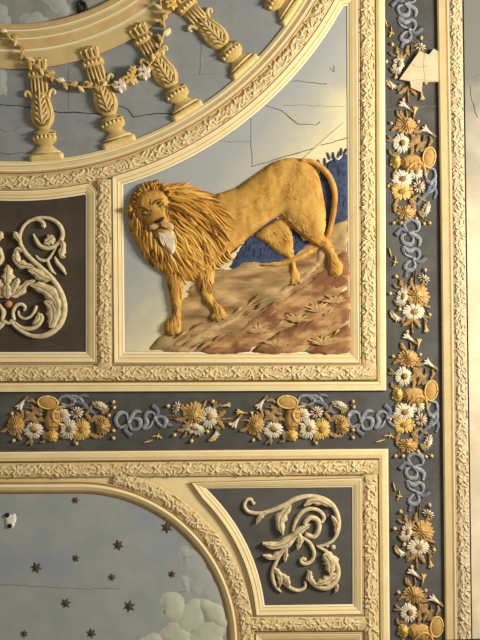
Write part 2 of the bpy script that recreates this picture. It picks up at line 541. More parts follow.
moulding('balustrade_rail', 'broad ringed cornice topping the balusters', arc(CX, CY, 198.4, deg(-45), deg(80), 80),
         [(-.6, 0, TAN), (0, 3.5, BROWN), (2, 4.1, TAN), (6, 4.5, TAN), (7.2, 4.5, IVORY), (9, 3.8, RAIL), (14, 3.8, RAIL), (15.2, 3.8, IVORY), (17, 3.1, TAN), (25, 2.7, TAN), (27, 3.0, IVORY), (28.5, 2.5, RAIL), (42, 2.2, RAIL), (44, 1.8, TAN), (44.6, -.3, BROWN)], False, 1, 'cornice')
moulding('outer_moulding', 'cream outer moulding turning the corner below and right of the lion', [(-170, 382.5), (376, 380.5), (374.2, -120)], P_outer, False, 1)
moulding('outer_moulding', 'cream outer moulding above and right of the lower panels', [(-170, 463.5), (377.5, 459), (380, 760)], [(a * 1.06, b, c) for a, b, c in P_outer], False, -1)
moulding('border_moulding', 'pale cream moulding along right side of flower border', [(434.5, -120), (437, 20), (440, 200), (444.5, 600), (446.5, 760)],
         [(-.6, 0, CREAM), (0, 2.2, BROWN), (1.4, 3.2, CREAM), (6.5, 4.6, CREAM), (7.6, 4.6, TAN), (8.6, 3.4, BROWN), (9.6, 3.8, TAN), (11.2, 4.2, IVORY), (12.2, 3.0, BROWN), (12.9, 2.4, TAN)], False, -1)

# carved gilded bands: half-round ground with a leaf relief
def band(label, path, w, ground=GOLDG, closed=False, dark=LEAFB, lc=LEAFC):
    """path = centre line"""
    q = M()
    prof = [(-w, 1.6, ground)] + [(w * -math.cos(PI * i / 8), 2.0 + 1.6 * math.sin(PI * i / 8), ground) for i in range(1, 8)] + [(w, 1.6, ground)]
    sweep(q, prof, path, closed, 1)
    allm = q
    # leaves on a waving stem
    L = [0]
    for i in range(len(path) - 1): L.append(L[-1] + math.hypot(path[i + 1][0] - path[i][0], path[i + 1][1] - path[i][1]))
    def at(s):
        s = min(max(s, 0), L[-1] - 1e-6)
        i = max(j for j in range(len(L)) if L[j] <= s); i = min(i, len(path) - 2)
        t = (s - L[i]) / (L[i + 1] - L[i] + 1e-9)
        a, b = path[i], path[i + 1]
        tx, ty = b[0] - a[0], b[1] - a[1]; l = math.hypot(tx, ty) or 1
        return a[0] + tx * t, a[1] + ty * t, tx / l, ty / l
    def pt(s, o):
        x, y, tx, ty = at(s); return (x - ty * o, y + tx * o)
    q = M(); r = M(); step = 11.0; k = 0
    st = []
    s0 = 2.0
    while s0 < L[-1] - 2:
        st.append(pt(s0, w * .5 * math.sin(s0 / step * PI))); s0 += 2.1
    tube(q, st, .6, lc, base=3.0, hs=.9, n=5, smooth=1)
    s = 2.0
    while s < L[-1] - 8:
        for sg in (-1, 1):
            o = sg * random.uniform(.05, .55) * w
            an = random.choice((-1, 1, 1)) * sg * random.uniform(.2, 1.25)
            ln = random.uniform(3.6, 6.2)
            if abs(o + ln * math.sin(an)) > w * .92: an *= -.5
            e = lambda t, bend: pt(s + ln * t * math.cos(an + bend * t), max(-w * .93, min(w * .93, o + ln * t * math.sin(an + bend * t))))
            b = random.uniform(-.6, .6)
            leaf(q, [e(0, b), e(.5, b), e(1, b)], random.uniform(1.1, 1.7), lc, base=2.6 + random.random() * .5, h=1.6, lobes=random.choice((0, 3)), depth=.4)
            if random.random() < .75:
                o2 = -sg * random.uniform(.1, .85) * w; a2 = random.uniform(-.9, .9)
                leaf(r, [pt(s, o2), pt(s + 1.8, o2 + .7 * a2), pt(s + 3.6, max(-w * .9, min(w * .9, o2 + 2.4 * a2)))], .75, dark, base=2.6, h=1.1)
        if k % 9 == 4:
            for an in (.8, 2.35, 3.95, 5.5):
                x0, x1 = pt(s, 0), pt(s + 5.2 * math.cos(an), 5.2 * math.sin(an))
                leaf(q, [x0, ((x0[0] + x1[0]) / 2, (x0[1] + x1[1]) / 2), x1], 1.6, lc, base=3.3, h=1.6)
            x, y = pt(s, 0); dome(q, x, y, 1.2, 1.2, dark, base=3.6, h=1.2, n=7, rings=2)
        s += random.uniform(2.6, 3.6); k += 1
    for part in (q, r):
        for mm in part.mats:
            k = part.mats.index(mm); allm.add(part.v, [f for f, x in zip(part.f, part.m) if x == k], mm)
    return tag(build('carved_band', allm), label, 'carved band')
def dense(a, b, n=8): return [(a[0] + (b[0] - a[0]) * i / n, a[1] + (b[1] - a[1]) * i / n) for i in range(n + 1)]
band('gilded leaf band curving outside the baluster ring', arc(CX, CY, 356, deg(-28), deg(68), 70), 7.2)
band('upright gilded leaf band between dark scroll panel and lion panel', dense((104.5, 180), (105, 368)), 7.4)
band('gilded leaf band running below lion panel and dark scroll panel', dense((-80, 374), (376, 372.4)), 7.6)
band('upright gilded leaf band right of lion panel', dense((366.8, -60), (368.6, 368)), 7.4)
band('gilded leaf band along the top of lower panels', dense((-80, 471), (378, 467)), 7.4)
band('upright gilded leaf band right of dark corner panel', dense((370, 474), (372.5, 700)), 7.4)
band('gilded leaf band curving around the starry oval', arc(80, 641, 167, deg(168), deg(90), 40) + [(247, 700)], 7.4)
band('short gilded leaf band below dark corner panel', dense((250, 623.5), (366, 623)), 7.2)
band('worn pale leaf band beside bare plaster margin at right', dense((454.2, -60), (465, 700)), 6.6, GOLDG2, dark=mat('worn_leaf_dark', (140, 116, 84), (164, 138, 102), 50), lc=mat('worn_leaf', (222, 204, 164), (206, 184, 142), 50))

# ------------------------------------------------------------------ balusters
def lathe(mb, prof, m, hs=.55, n=13, flute=0):
    """prof = [(height above foot, radius)] around the local axis; v runs down so height is -v"""
    V = []; F = []
    for t, r in prof:
        for k in range(n):
            a = PI * k / (n - 1)
            rr = r * (1 - .07 * flute * (k % 2))
            V.append((rr * math.cos(a), -t, rr * hs * math.sin(a) + (.6 if 0 < k < n - 1 else -.4)))
    for i in range(len(prof) - 1):
        for k in range(n - 1):
            F.append((i * n + k, i * n + k + 1, (i + 1) * n + k + 1, (i + 1) * n + k))
    F.append(tuple(range(n))); F.append(tuple((len(prof) - 1) * n + k for k in range(n)))
    mb.add(V, F, m)

def shift(mb, u, v):
    mb.v = [(p[0] + u, p[1] + v, p[2]) for p in mb.v]
    return mb

bal_words = ['first baluster from the left, under the garland end', 'second baluster from the left, garland flowers at its right',
             'third baluster from the left, blossoms at its left', 'fourth baluster from the left, clear of the garland',
             'rightmost baluster, cut off by the top edge']
def make_baluster():
    u0, v0 = CX, CY + 335
    root = thing('baluster', 'x', 'baluster', u0, v0, 'balusters of the painted balustrade')
    q = M()
    relief(q, [([(-17.5, 1), (17.5, 1), (17.5, -6.2), (15.5, -7), (-15.5, -7), (-17.5, -6.2)], 3, 3.5, 1.5)], BALUL, step=2, smooth_it=0)
    lathe(q, [(7, 15), (8.2, 14.6), (9, 12.8), (12, 9.5), (13.5, 8.5), (14, 7)], BALUL, hs=.45)
    build('plinth', shift(q, u0, v0), root)
    q = M()
    lathe(q, [(13.5, 7), (16, 8), (17.5, 10.6), (20, 12), (22.5, 12.2), (25, 11.4), (27, 12), (28.6, 11), (30, 7.5)], BALU)
    collar = build('collar', shift(q, u0, v0), root)
    q = M()
    for k in range(6):
        x = -10 + k * 4
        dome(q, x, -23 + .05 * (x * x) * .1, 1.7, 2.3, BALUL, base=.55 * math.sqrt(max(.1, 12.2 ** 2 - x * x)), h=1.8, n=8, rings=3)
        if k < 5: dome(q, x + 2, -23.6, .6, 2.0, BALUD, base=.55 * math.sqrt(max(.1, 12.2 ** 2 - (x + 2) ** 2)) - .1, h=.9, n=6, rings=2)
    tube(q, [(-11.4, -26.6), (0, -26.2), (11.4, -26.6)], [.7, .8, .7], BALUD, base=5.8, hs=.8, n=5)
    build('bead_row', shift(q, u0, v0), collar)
    q = M()
    lathe(q, [(29.5, 6.5), (31.5, 6), (33.5, 7.8), (38, 10.8), (44, 12.2), (50, 11.6), (56, 10.2), (62, 9.3), (67, 9)], BALU)
    urn = build('urn', shift(q, u0, v0), root)
    q = M()
    uz = lambda x: .55 * math.sqrt(max(4, 11.6 ** 2 - x * x))
    for x, w in ((-8.4, 2.2), (8.4, 2.2)):
        leaf(q, [(x * .6, -34), (x * 1.05, -44), (x * .95, -54), (x * .78, -63)], w, BALUL, base=uz(x) - .6, h=1.8, lobes=5, depth=.45, vein=BALUD)
    for t in (35, 40.5, 46, 51.5, 57):
        k = 1 - (t - 35) / 60
        for sg in (-1, 1):
            leaf(q, [(sg * .6, -t), (sg * 3.2 * k, -t - 4), (sg * 6.4 * k, -t - 7.5)], 1.7, BALUL, base=uz(4) + .1, h=1.6, lobes=2, depth=.3)
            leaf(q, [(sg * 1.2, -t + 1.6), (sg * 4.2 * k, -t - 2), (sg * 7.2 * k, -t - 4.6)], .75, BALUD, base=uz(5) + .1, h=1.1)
    leaf(q, [(0, -36), (0, -52), (0, -68)], 1.5, BALUL, base=uz(0) + .2, h=2)
    for sgn in (-1, 1):
        tube(q, [(sgn * 8, -62), (sgn * 10, -67), (sgn * 12.6, -69.4), (sgn * 14.8, -68), (sgn * 14.6, -65.6), (sgn * 13, -65.4)], [1.6, 1.9, 1.8, 1.5, 1.2, .8], BALUL, base=3, hs=1)
    build('acanthus_leaves', shift(q, u0, v0), urn)
    q = M()
    lathe(q, [(66, 9), (70, 8.8), (82, 9.4), (83, 9.4)], BALU)
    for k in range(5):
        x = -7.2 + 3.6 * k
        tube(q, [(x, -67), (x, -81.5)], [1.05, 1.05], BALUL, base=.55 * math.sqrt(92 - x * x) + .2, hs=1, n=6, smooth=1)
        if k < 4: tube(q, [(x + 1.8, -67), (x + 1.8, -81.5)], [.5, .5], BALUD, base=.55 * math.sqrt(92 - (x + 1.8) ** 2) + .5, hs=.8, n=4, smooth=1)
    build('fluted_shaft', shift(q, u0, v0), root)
    q = M()
    lathe(q, [(82, 9.4), (82.8, 11), (84, 11.6), (86, 11.4), (88.5, 11.2), (89.6, 10), (90.5, 9)], BALU)
    for k in range(5):
        x = -8 + 4 * k
        dome(q, x, -86, 1.8, 2.2, BALUL, base=.55 * math.sqrt(134 - x * x), h=2, n=8, rings=3)
        if k < 4: dome(q, x + 2, -86.4, .6, 2.2, BALUD, base=.55 * math.sqrt(134 - (x + 2) ** 2) + .1, h=.8, n=6, rings=2)
    build('necking', shift(q, u0, v0), root)
    q = M()
    lathe(q, [(90, 8.6), (93, 9), (97, 9.2), (100, 8.8), (101.5, 7)], BALU)
    cz = lambda x: .55 * math.sqrt(max(4, 84 - x * x))
    for x in (-7.4, -2.5, 2.5, 7.4):
        leaf(q, [(x * .9, -90.6), (x, -94), (x * 1.12, -98)], 2.3, BALUL, base=cz(x), h=1.6, lobes=3, depth=.4)
        dome(q, x * 1.08, -99, 2.0, 1.8, BALUL, base=cz(x) + .4, h=1.8, n=8, rings=3)
    for x in (-5, 0, 5):
        leaf(q, [(x, -91), (x, -95), (x, -98.5)], 1.1, BALUD, base=cz(x) + .4, h=1.2)
        dome(q, x, -100.6, 1.7, 1.5, BALU, base=cz(x), h=1.8, n=8, rings=3)
    build('capital', shift(q, u0, v0), root)
    return root
b0 = None
for i, a in enumerate((5.4, 18.2, 31.2, 43.7, 56.3)):
    lab = 'carved gold ' + bal_words[i]
    u, v = CX + 335 * math.sin(deg(a)), CY + 335 * math.cos(deg(a))
    if b0 is None:
        b0 = make_baluster(); b0['label'] = lab
        b0.location = W(u, v); b0.rotation_euler = (0, 0, -deg(a))
    else:
        dup(b0, u, v, -deg(a), lab)

# garland swagged over the balusters
g = thing('garland', 'gold leafy garland looping across the balusters, with pale blossoms', 'garland', 95, 88)
gpath = [(-8, 30), (3, 34), (14, 38), (21, 48), (28, 60), (36, 68), (48, 74), (58, 82), (72, 87), (88, 89), (104, 88), (122, 84), (140, 76), (154, 62), (162, 44), (165, 28), (162, 12), (160, -6)]
q = M(); tube(q, gpath, .9, BALU, base=8.5, hs=.8); build('cord', q, g)
gp = cr(gpath, 4)
for i in range(2, len(gp) - 2, 2):
    x, y = gp[i]; tx, ty = gp[i + 1][0] - gp[i - 1][0], gp[i + 1][1] - gp[i - 1][1]
    l = math.hypot(tx, ty); tx /= l; ty /= l
    sg = 1 if (i // 2) % 2 else -1
    q = M(); k = random.uniform(.8, 1.25)
    leaf(q, [(x, y), (x + (tx * 2.4 - ty * 2 * sg) * k, y + (ty * 2.4 + tx * 2 * sg) * k), (x + (tx * 5 - ty * 4.6 * sg) * k, y + (ty * 5 + tx * 4.6 * sg) * k)], 2.5, (BALU, LEAFC, PGO)[i % 3], base=8.8, h=1.2)
    build('leaf', q, g)
for fx, fy, fr, m1 in ((121, 87, 6.5, PPK), (131, 80, 6.5, PYE), (145, 74, 7, PWH), (134, 72, 4.5, PYE), (172, 6, 6, PYE)):
    q = M()
    for k in range(6):
        a = k * PI / 3 + fx
        leaf(q, [(fx, fy), (fx + fr * .5 * math.cos(a), fy + fr * .5 * math.sin(a)), (fx + fr * math.cos(a), fy + fr * math.sin(a))], fr * .42, m1, base=9, h=1.2)
    bl = build('blossom', q, g)
    q = M(); dome(q, fx, fy, fr * .22, fr * .22, DISC, base=9.6, h=1.4, n=8, rings=2); build('blossom_centre', q, bl)

# ------------------------------------------------------------------ dome and star sky details
def puff(mb, blobs, m, h=2.2):
    for x, y, r in blobs: 
        poly = [(x + r * math.cos(a) * (1 + .06 * math.sin(3 * a + x)), y + r * math.sin(a) * (1 + .06 * math.cos(2 * a + y))) for a in [2 * PI * i / 24 for i in range(24)]]
        yield (poly, r * .9, h, .55)
def cloud(label, blobs, m, h=1.6):
    q = M(); relief(q, list(puff(q, blobs, m, h)), m, step=2.6, smooth_it=3, edge=.5)
    return tag(build('cloud', q), label, 'cloud', 'painted clouds')
cl = thing('cloud', 'cream cloud bank rising at right edge of starry sky', 'cloud', 190, 615, 'painted clouds')
for pz in ([(172, 603, 12), (176, 612, 12), (170, 612, 9)], [(190, 617, 14), (197, 608, 10), (184, 624, 10)], [(176, 631, 11), (168, 636, 9), (182, 640, 12)], [(154, 641, 9), (146, 646, 9), (162, 648, 11)],
           [(207, 636, 15), (216, 628, 11), (198, 644, 12), (212, 648, 14)], [(214, 612, 12), (206, 606, 9), (221, 622, 9)]):
    q = M(); relief(q, list(puff(q, pz, CLOUD, random.uniform(1.1, 1.9))), CLOUD, step=2.4, smooth_it=4, edge=.5); build('puff', q, cl)
cl = thing('cloud', 'faint upper cloud beside the curved oval moulding', 'cloud', 200, 570, 'painted clouds')
for pz in ([(197, 562, 13), (186, 553, 8), (190, 566, 10)], [(204, 578, 12), (196, 588, 9)], [(212, 592, 13), (216, 604, 11)], [(184, 580, 7), (188, 590, 6)]):
    q = M(); relief(q, list(puff(q, pz, CLOUD2, .8)), CLOUD2, step=2.4, smooth_it=4, edge=.5); build('puff', q, cl)
cloud('pale small cloud above the cornice at top left', [(27, 22, 8), (36, 21, 9), (45, 23, 6)], CLOUD2, .9)
cloud('faint cloud at upper left corner of dome sky', [(-2, 14, 11), (4, 22, 8), (-10, 20, 9)], CLOUD2, .8)
cloud('faint cloud near black hook in dome sky', [(58, 4, 9), (64, 10, 7), (52, -5, 10)], CLOUD2, .8)
cloud('pale cloud low at left edge behind the balusters', [(-2, 78, 10), (4, 90, 6), (-8, 92, 9)], CLOUD2, .7)

star_list = [(75.5, 500, 3.8, 'small star nearest top of the oval'), (36.5, 567.5, 6, 'large star left of centre, at left side of sky'), (76, 558, 4, 'small star below the topmost star'),
             (118.5, 545, 5.8, 'medium star right of sky centre, above a small star'), (112, 577, 4, 'small star between two bigger ones right of centre'), (66, 603, 5.4, 'medium star low left of centre'),
             (24.5, 633.5, 4, 'small star at bottom left'), (91.5, 633, 5.2, 'medium star at bottom centre'), (167, 527.3, 6.2, 'large star at upper right beside the moulding'),
             (172, 574, 4, 'small star just above the cream cloud'), (129.5, 606, 6.3, 'large star left of the cream cloud')]
for x, y, r, w in star_list:
    q = M(); rot = random.uniform(0, 1)
    V = [(x, y, 2.2)]; F = []
    for k in range(12):
        rr = r if k % 2 == 0 else r * .5
        V.append((x + rr * math.sin(k * PI / 6 + rot), y + rr * math.cos(k * PI / 6 + rot), .9))
    for k in range(12): V.append((V[k + 1][0], V[k + 1][1], .2))
    for k in range(12):
        F.append((0, 1 + k, 1 + (k + 1) % 12)); F.append((1 + k, 13 + k, 13 + (k + 1) % 12, 1 + (k + 1) % 12))
    q.add(V, F, STARM)
    tag(build('star', q, smooth=False), 'brown six-pointed ' + w, 'star', 'stars on the painted sky')

hk = thing('ceiling_hook', 'black iron ring hook in the dome sky at top', 'hook', 82, 6)
q = M()
ring = [(82 + 3.6 * math.cos(a) + .8 * math.sin(a), 7.6 + 5.4 * math.sin(a)) for a in [2 * PI * i / 16 for i in range(17)]]
tube(q, ring, 1.9, BLACK, base=1.5, hs=1, smooth=2); build('ring', q, hk)
q = M(); dome(q, 84, 4, 2.4, 2.4, BLACK, base=.8, h=2); dome(q, 79.5, 13, 2.6, 2.2, BLACK, base=.8, h=2); build('staple', q, hk)
fx = thing('broken_fixing', 'broken white plaster fixing with two dark holes at left edge', 'fixing', 10, 520)
q = M(); relief(q, [(cr([(6, 513), (11, 514), (16, 513), (17, 519), (15, 526), (11, 529), (7, 527), (5, 521)], 3, True), 3, 1.6, .4)], WHITEP, step=1.2)
build('plaster_lump', q, fx)
for x, y, r in ((7.5, 515, 2.6), (10, 525.5, 2.7)):
    q = M(); dome(q, x, y, r, r * .9, BLACK, base=1.9, h=.5, n=10); build('hole', q, fx)
tag(build('soot_stain', (lambda q: (relief(q, [(cr([(0, 505), (14, 503), (24, 512), (23, 530), (12, 540), (-2, 534)], 4, True), 6, .2, .25)], mat('sooty_paint', (124, 128, 126), (146, 150, 150), 14), step=2.5), q)[1])(M()), ceiling), 'x', 'x') if False else None

def build_patch(q):
    o = build('plaster_patch', q, smooth=False)
    for P in ([(424, 53.5, 3.6), (423, 66, 3.6), (424.5, 82, 3.6)], [(409, 82, 3.6), (418, 80.5, 3.6), (437, 82, 3.6)], [(411, 65, 3.6), (418, 68, 3.6), (426, 67, 3.6)]):
        k = M(); tube(k, P, .3, mat('patch_crack', (150, 128, 96)), hs=.5, n=4); build('patch_crack', k, o, smooth=False)
    return o
q = M()
pp = [(399, 80), (419, 52), (424, 54), (428.5, 55.5), (433, 49.5), (437, 52), (437.5, 82.5), (422, 82.5), (421, 93), (410.5, 88.5), (409.5, 82)]
plate(q, pp, 3.6, PLASTER)
tag(build_patch(q), 'jagged bare cream plaster patch in the flower border at upper right', 'plaster patch')
wi = M(); tube(wi, [(388, 639, 12), (430, 637.4, 12), (500, 634.6, 12)], .7, BLACK, base=12, hs=1, n=6)
tag(build('wire', wi), 'thin black wire crossing the lower right corner', 'wire')

# ------------------------------------------------------------------ scroll ornaments
def scroll(root, strokes, leaves, balls):
    for pts, rad in strokes:
        q = M(); tube(q, pts, [x * .95 for x in rad] if isinstance(rad, list) else rad, SCR, base=1.8, hs=1.0, n=9)
        # painted crest line following the stem
        build('scroll_stem', q, root)
    for lf in leaves:
        q = M(); leaf(q, lf[0], lf[1] * 1.4, SCRL, base=2.0, h=(lf[2] if len(lf) > 2 else 3.2) * 1.1, lobes=min(3, lf[3] if len(lf) > 3 else 3), depth=.3, vein=SCRD, blunt=.85)
        build('acanthus_leaf', q, root)
    for x, y, r, m in balls:
        q = M(); dome(q, x, y, r, r, m, base=1.2, h=r * 1.1); build('ball', q, root)

def A(l): return [(230 + x / 4, 480 + y / 4) for x, y in l]
r1 = thing('scroll_ornament', 'pale gold acanthus scroll on dark corner panel beside starry oval', 'scroll ornament', 293, 545)
scroll(r1, [
    (A([(92, 92), (84, 76), (66, 80), (58, 104), (76, 126), (120, 132), (170, 120), (215, 100), (260, 76), (310, 64), (360, 70), (405, 95), (430, 140), (434, 190), (415, 235), (380, 258), (345, 265)]),
     [1.2, 1.6, 1.7, 1.8, 1.9, 2.1, 2.4, 2.8, 2.8, 2.4, 2.5, 2.6, 2.4, 2.2, 1.9, 1.6, 1.2]),
    (A([(250, 205), (262, 165), (285, 130), (320, 114), (356, 122), (376, 148), (366, 168)]), [1.2, 2, 2.3, 2.2, 2, 1.9, 1.6]),
    (A([(300, 215), (335, 225), (355, 195), (350, 160), (320, 150), (300, 172), (312, 192)]), [2.2, 2.6, 2.8, 2.8, 2.7, 2.4, 1.4]),
    (A([(285, 225), (318, 250), (336, 290), (325, 322), (298, 334), (282, 320), (295, 308)]), [1.5, 2, 2.1, 2, 2, 1.8, 1.4]),
    (A([(240, 255), (200, 300), (176, 345), (170, 385), (184, 425), (206, 448)]), [1.2, 1.8, 2.2, 2.2, 1.8, .8]),
    (A([(190, 375), (215, 408), (245, 432), (275, 440), (298, 428), (302, 408)]), [1, 1.8, 2, 1.8, 1.6, 1.3]),
    (A([(345, 262), (385, 285), (418, 320), (432, 365), (420, 405), (385, 430), (345, 420), (318, 395), (312, 358)]), [1, 1.8, 2.4, 2.7, 2.8, 2.8, 2.6, 2.2, 1]),
], [
    (A([(130, 250), (175, 262), (225, 250), (275, 205), (320, 175)]), 4.2, 4, 5),
    (A([(132, 298), (170, 308), (205, 285), (240, 245)]), 3, 3.2, 3),
    (A([(245, 95), (215, 130), (200, 170), (212, 218)]), 5, 3.4, 4),
    (A([(150, 125), (125, 140), (105, 172)]), 2.6, 2.6, 3),
    (A([(295, 100), (330, 82), (370, 88), (405, 105)]), 3.6, 3.6, 4),
    (A([(270, 205), (280, 240), (268, 275)]), 3, 4, 3),
    (A([(225, 270), (222, 300), (218, 326)]), 2.2, 3, 3),
    (A([(405, 140), (425, 175), (420, 215)]), 2.4, 3.4, 3),
    (A([(375, 290), (402, 325), (400, 375)]), 6.2, 3.6, 4),
    (A([(425, 370), (385, 400), (345, 412)]), 4, 3.8, 4),
    (A([(320, 360), (318, 390), (340, 415)]), 3, 3.4, 3),
    (A([(178, 350), (200, 385), (198, 425)]), 3, 3, 4),
    (A([(205, 375), (225, 395), (238, 420)]), 2.8, 3, 3),
    (A([(425, 412), (427, 430), (420, 447)]), 1.8, 2, 2),
], [(230 + 94 / 4, 480 + 92 / 4, 1.9, SCR), (230 + 412 / 4, 480 + 268 / 4, 2.6, SCR), (230 + 388 / 4, 480 + 262 / 4, 1.8, SCR), (230 + 298 / 4, 480 + 316 / 4, 2, SCR), (230 + 300 / 4, 480 + 408 / 4, 1.7, SCR)])

def B(l): return [(x / 6, 200 + y / 6) for x, y in l]
def Cc(l): return [(x / 6, 270 + y / 6) for x, y in l]
def mir(l): return [(17 - p[0], p[1]) for p in l]
r2 = thing('scroll_ornament', 'symmetrical gold acanthus scroll with central cup on dark left panel', 'scroll ornament', 9, 290)
st = [
    (B([(268, 152), (250, 128), (210, 118), (160, 140), (128, 190), (122, 250), (150, 310), (190, 355), (240, 400), (300, 455)]) + Cc([(345, 95), (378, 165), (388, 240), (366, 315), (318, 368), (255, 396), (190, 394), (130, 366), (86, 330), (66, 298)]),
     [2.2, 2.0, 1.6, 1.6, 1.8, 2, 2.2, 2.4, 2.4, 2.6, 2.8, 3, 3.2, 3.4, 3.2, 2.8, 2.2, 2, 1.8, 1.5]),
    (B([(170, 126), (235, 106), (305, 114), (358, 150), (378, 205), (362, 250), (325, 280), (285, 290), (245, 275), (218, 240), (202, 205)]), [1, 1.5, 1.9, 2.2, 2.4, 2.3, 2.2, 2.4, 2.4, 1.9, .8]),
    (B([(345, 275), (318, 320), (285, 360), (245, 360), (218, 335)]), [1, 1.3, 1.6, 1.7, .8]),
    (B([(285, 360), (300, 400), (318, 430), (338, 445)]), [1.4, 1.8, 1.5, .6]),
    (B([(332, 340), (345, 375), (375, 410), (398, 448)]), [1.2, 2, 2.2, .8]),
    (Cc([(88, 300), (80, 255), (98, 215), (130, 205), (152, 222), (146, 244)]), [1.8, 1.9, 1.9, 1.8, 1.7, 1.2]),
    (Cc([(112, 245), (118, 275), (150, 292), (190, 275), (212, 240), (222, 212)]), [1.0, 1.4, 1.5, 1.6, 1.8, 1.6]),
    (Cc([(90, 315), (130, 345), (185, 352), (230, 330), (256, 288), (246, 262)]), [1.4, 1.9, 2.2, 2.4, 2.2, 1.2]),
]
lv = [
    (B([(330, 225), (305, 240), (270, 265)]), 5, 3.4, 3),
    (B([(375, 240), (380, 285), (368, 330), (395, 348)]), 3, 3, 4),
    (B([(125, 250), (100, 215), (92, 190)]), 3, 3, 3),
    (B([(140, 310), (105, 300), (100, 350), (130, 390), (180, 395)]), 3.2, 3, 4),
    (B([(85, 330), (110, 375), (160, 395), (210, 400)]), 3.6, 3.2, 4),
    (B([(175, 425), (215, 430), (265, 465), (310, 480)]), 4.6, 3.4, 4),
    (Cc([(188, 92), (250, 105), (310, 140), (348, 195), (352, 250)]), 6, 3.6, 5),
    (Cc([(270, 190), (312, 210), (330, 260), (318, 320), (300, 345)]), 7, 3.4, 5),
    (Cc([(150, 110), (165, 80), (215, 62)]), 2.4, 2.8, 3),
    (Cc([(236, 255), (230, 290), (200, 325)]), 2.6, 2.8, 3),
    (B([(265, 60 + 80), (262, 150), (268, 170)]), 2.2, 3, 2),
]
cen = [
    (Cc([(50, 90), (50, 40), (52, -30)]), 5.2, 4, 3),
    (Cc([(75, 140), (95, 95), (112, 50)]), 4.4, 3.6, 3),
    (Cc([(25, 140), (5, 95), (-10, 50)]), 4.4, 3.6, 3),
    (Cc([(60, 160), (110, 140), (150, 95), (175, 68)]), 3.6, 3.4, 3),
    (Cc([(40, 160), (-8, 140), (-48, 95), (-73, 68)]), 3.6, 3.4, 3),
    (Cc([(50, 172), (50, 130), (50, 80)]), 5, 5, 2),
]
scroll(r2, st + [(mir(p), r) for p, r in st] + [(Cc([(10, 300), (50, 318), (92, 300)]), [1.7, 1.8, 1.7]), (Cc([(0, 215), (28, 250), (20, 290)]), [1.6, 1.8, 1.5])],
       lv + [(mir(l[0]),) + tuple(l[1:]) for l in lv] + cen, [(9, 304.2, 3.8, ORANGE)])

# ------------------------------------------------------------------ the lion mural
def hillnoise(P):
    return .8 * np.sin(P[:, 0] * .21 + P[:, 1] * .33) + .6 * np.sin(P[:, 0] * .11 - P[:, 1] * .27 + 1.3)
hl = thing('rocky_hillside', 'brown rocky slope under the lion', 'hill', 250, 320)
q = M()
relief(q, [([(147, 351), (151, 345), (157, 337), (164, 331), (170, 318), (176, 302), (184, 290), (190, 286), (198, 281), (208, 273), (220, 267), (238, 261), (256, 261), (274, 261), (292, 255), (308, 242), (320, 232), (330, 225), (349.5, 213), (349.5, 353.5), (144, 353.5)], 10, 1.6, .3)], HILL, step=3, bumpf=hillnoise)
for k in range(70):
    x = random.uniform(172, 340); y = random.uniform(268, 346); t0 = (x - 172) / 168
    if y < 340 - 75 * t0 - 14 + 8: continue
    L = random.uniform(7, 22); a = -.62 + random.uniform(-.25, .25)
    z = 2.2 if y < 300 else 3.2
    tube(q, [(x - L / 2 * math.cos(a), y - L / 2 * math.sin(a), z - .6), (x, y + random.uniform(-1.5, 1.5), z + .6), (x + L / 2 * math.cos(a), y + L / 2 * math.sin(a), z - .6)], [.2, random.uniform(.7, 1.7), .2], random.choice((RIDGEL, TUFT, RIDGE, LBR, mat('hill_dark_paint', (104, 70, 40), (128, 90, 54), 30))), hs=.4, n=5, smooth=4, ends=False)
build('slope', q, hl)
def ridge(poly, m, h=2.6, r=5):
    q = M(); relief(q, [(cr(poly, 4, True), r, h, 1.2)], m, step=2.2, bumpf=lambda P: .5 * np.sin(P[:, 0] * .5 + P[:, 1] * .7))
    build('rock_ridge', q, hl)
ridge([(200, 353.4), (214, 340), (232, 330), (246, 322), (258, 310), (276, 300), (300, 286), (322, 268), (346, 250), (349.4, 282), (330, 292), (312, 306), (290, 318), (270, 332), (254, 344), (246, 353.4)], RIDGE)
ridge([(252, 353.4), (268, 338), (288, 326), (310, 312), (332, 298), (349.4, 290), (349.4, 320), (330, 330), (312, 340), (298, 353.4)], RIDGE)
ridge([(166, 350), (178, 340), (196, 330), (214, 322), (236, 312), (254, 300), (262, 300), (250, 314), (232, 324), (214, 334), (200, 344), (190, 353.4)], RIDGEL, 1.8)
ridge([(262, 300), (280, 288), (298, 276), (312, 262), (320, 246), (330, 240), (326, 258), (314, 274), (296, 288), (276, 300)], RIDGEL, 1.8, 4)
ridge([(304, 353.4), (320, 340), (338, 328), (349.4, 324), (349.4, 353.4)], RIDGE)
def tuft(u, v, r, label):
    t = thing('grass_tuft', label, 'grass tuft', u, v, 'dry grass tufts on the slope')
    q = M()
    for k in range(11):
        a = deg(-160 + 14 * k + random.uniform(-6, 6)); L = r * random.uniform(.8, 1.25)
        leaf(q, [(u + (k - 5) * .5, v), (u + L * .55 * math.cos(a), v + L * .5 * math.sin(a)), (u + L * math.cos(a) * 1.15, v + L * .72 * math.sin(a))], 1.5, (TUFT, RIDGEL, TUFT)[k % 3], base=3, h=1.6)
    build('blades', q, t)
tuft(318, 312, 12, 'light tan grass tuft on the slope, upper one at right')
tuft(334, 303, 11, 'light tan grass tuft nearest the right frame')
tuft(296, 322, 11, 'light tan grass tuft in middle of the slope')
tuft(258, 333, 11, 'light tan grass tuft lower on slope under belly')
tuft(322, 345, 12, 'light tan grass tuft at lower right corner of slope')
tuft(276, 346, 11, 'light tan grass tuft at bottom of slope centre')

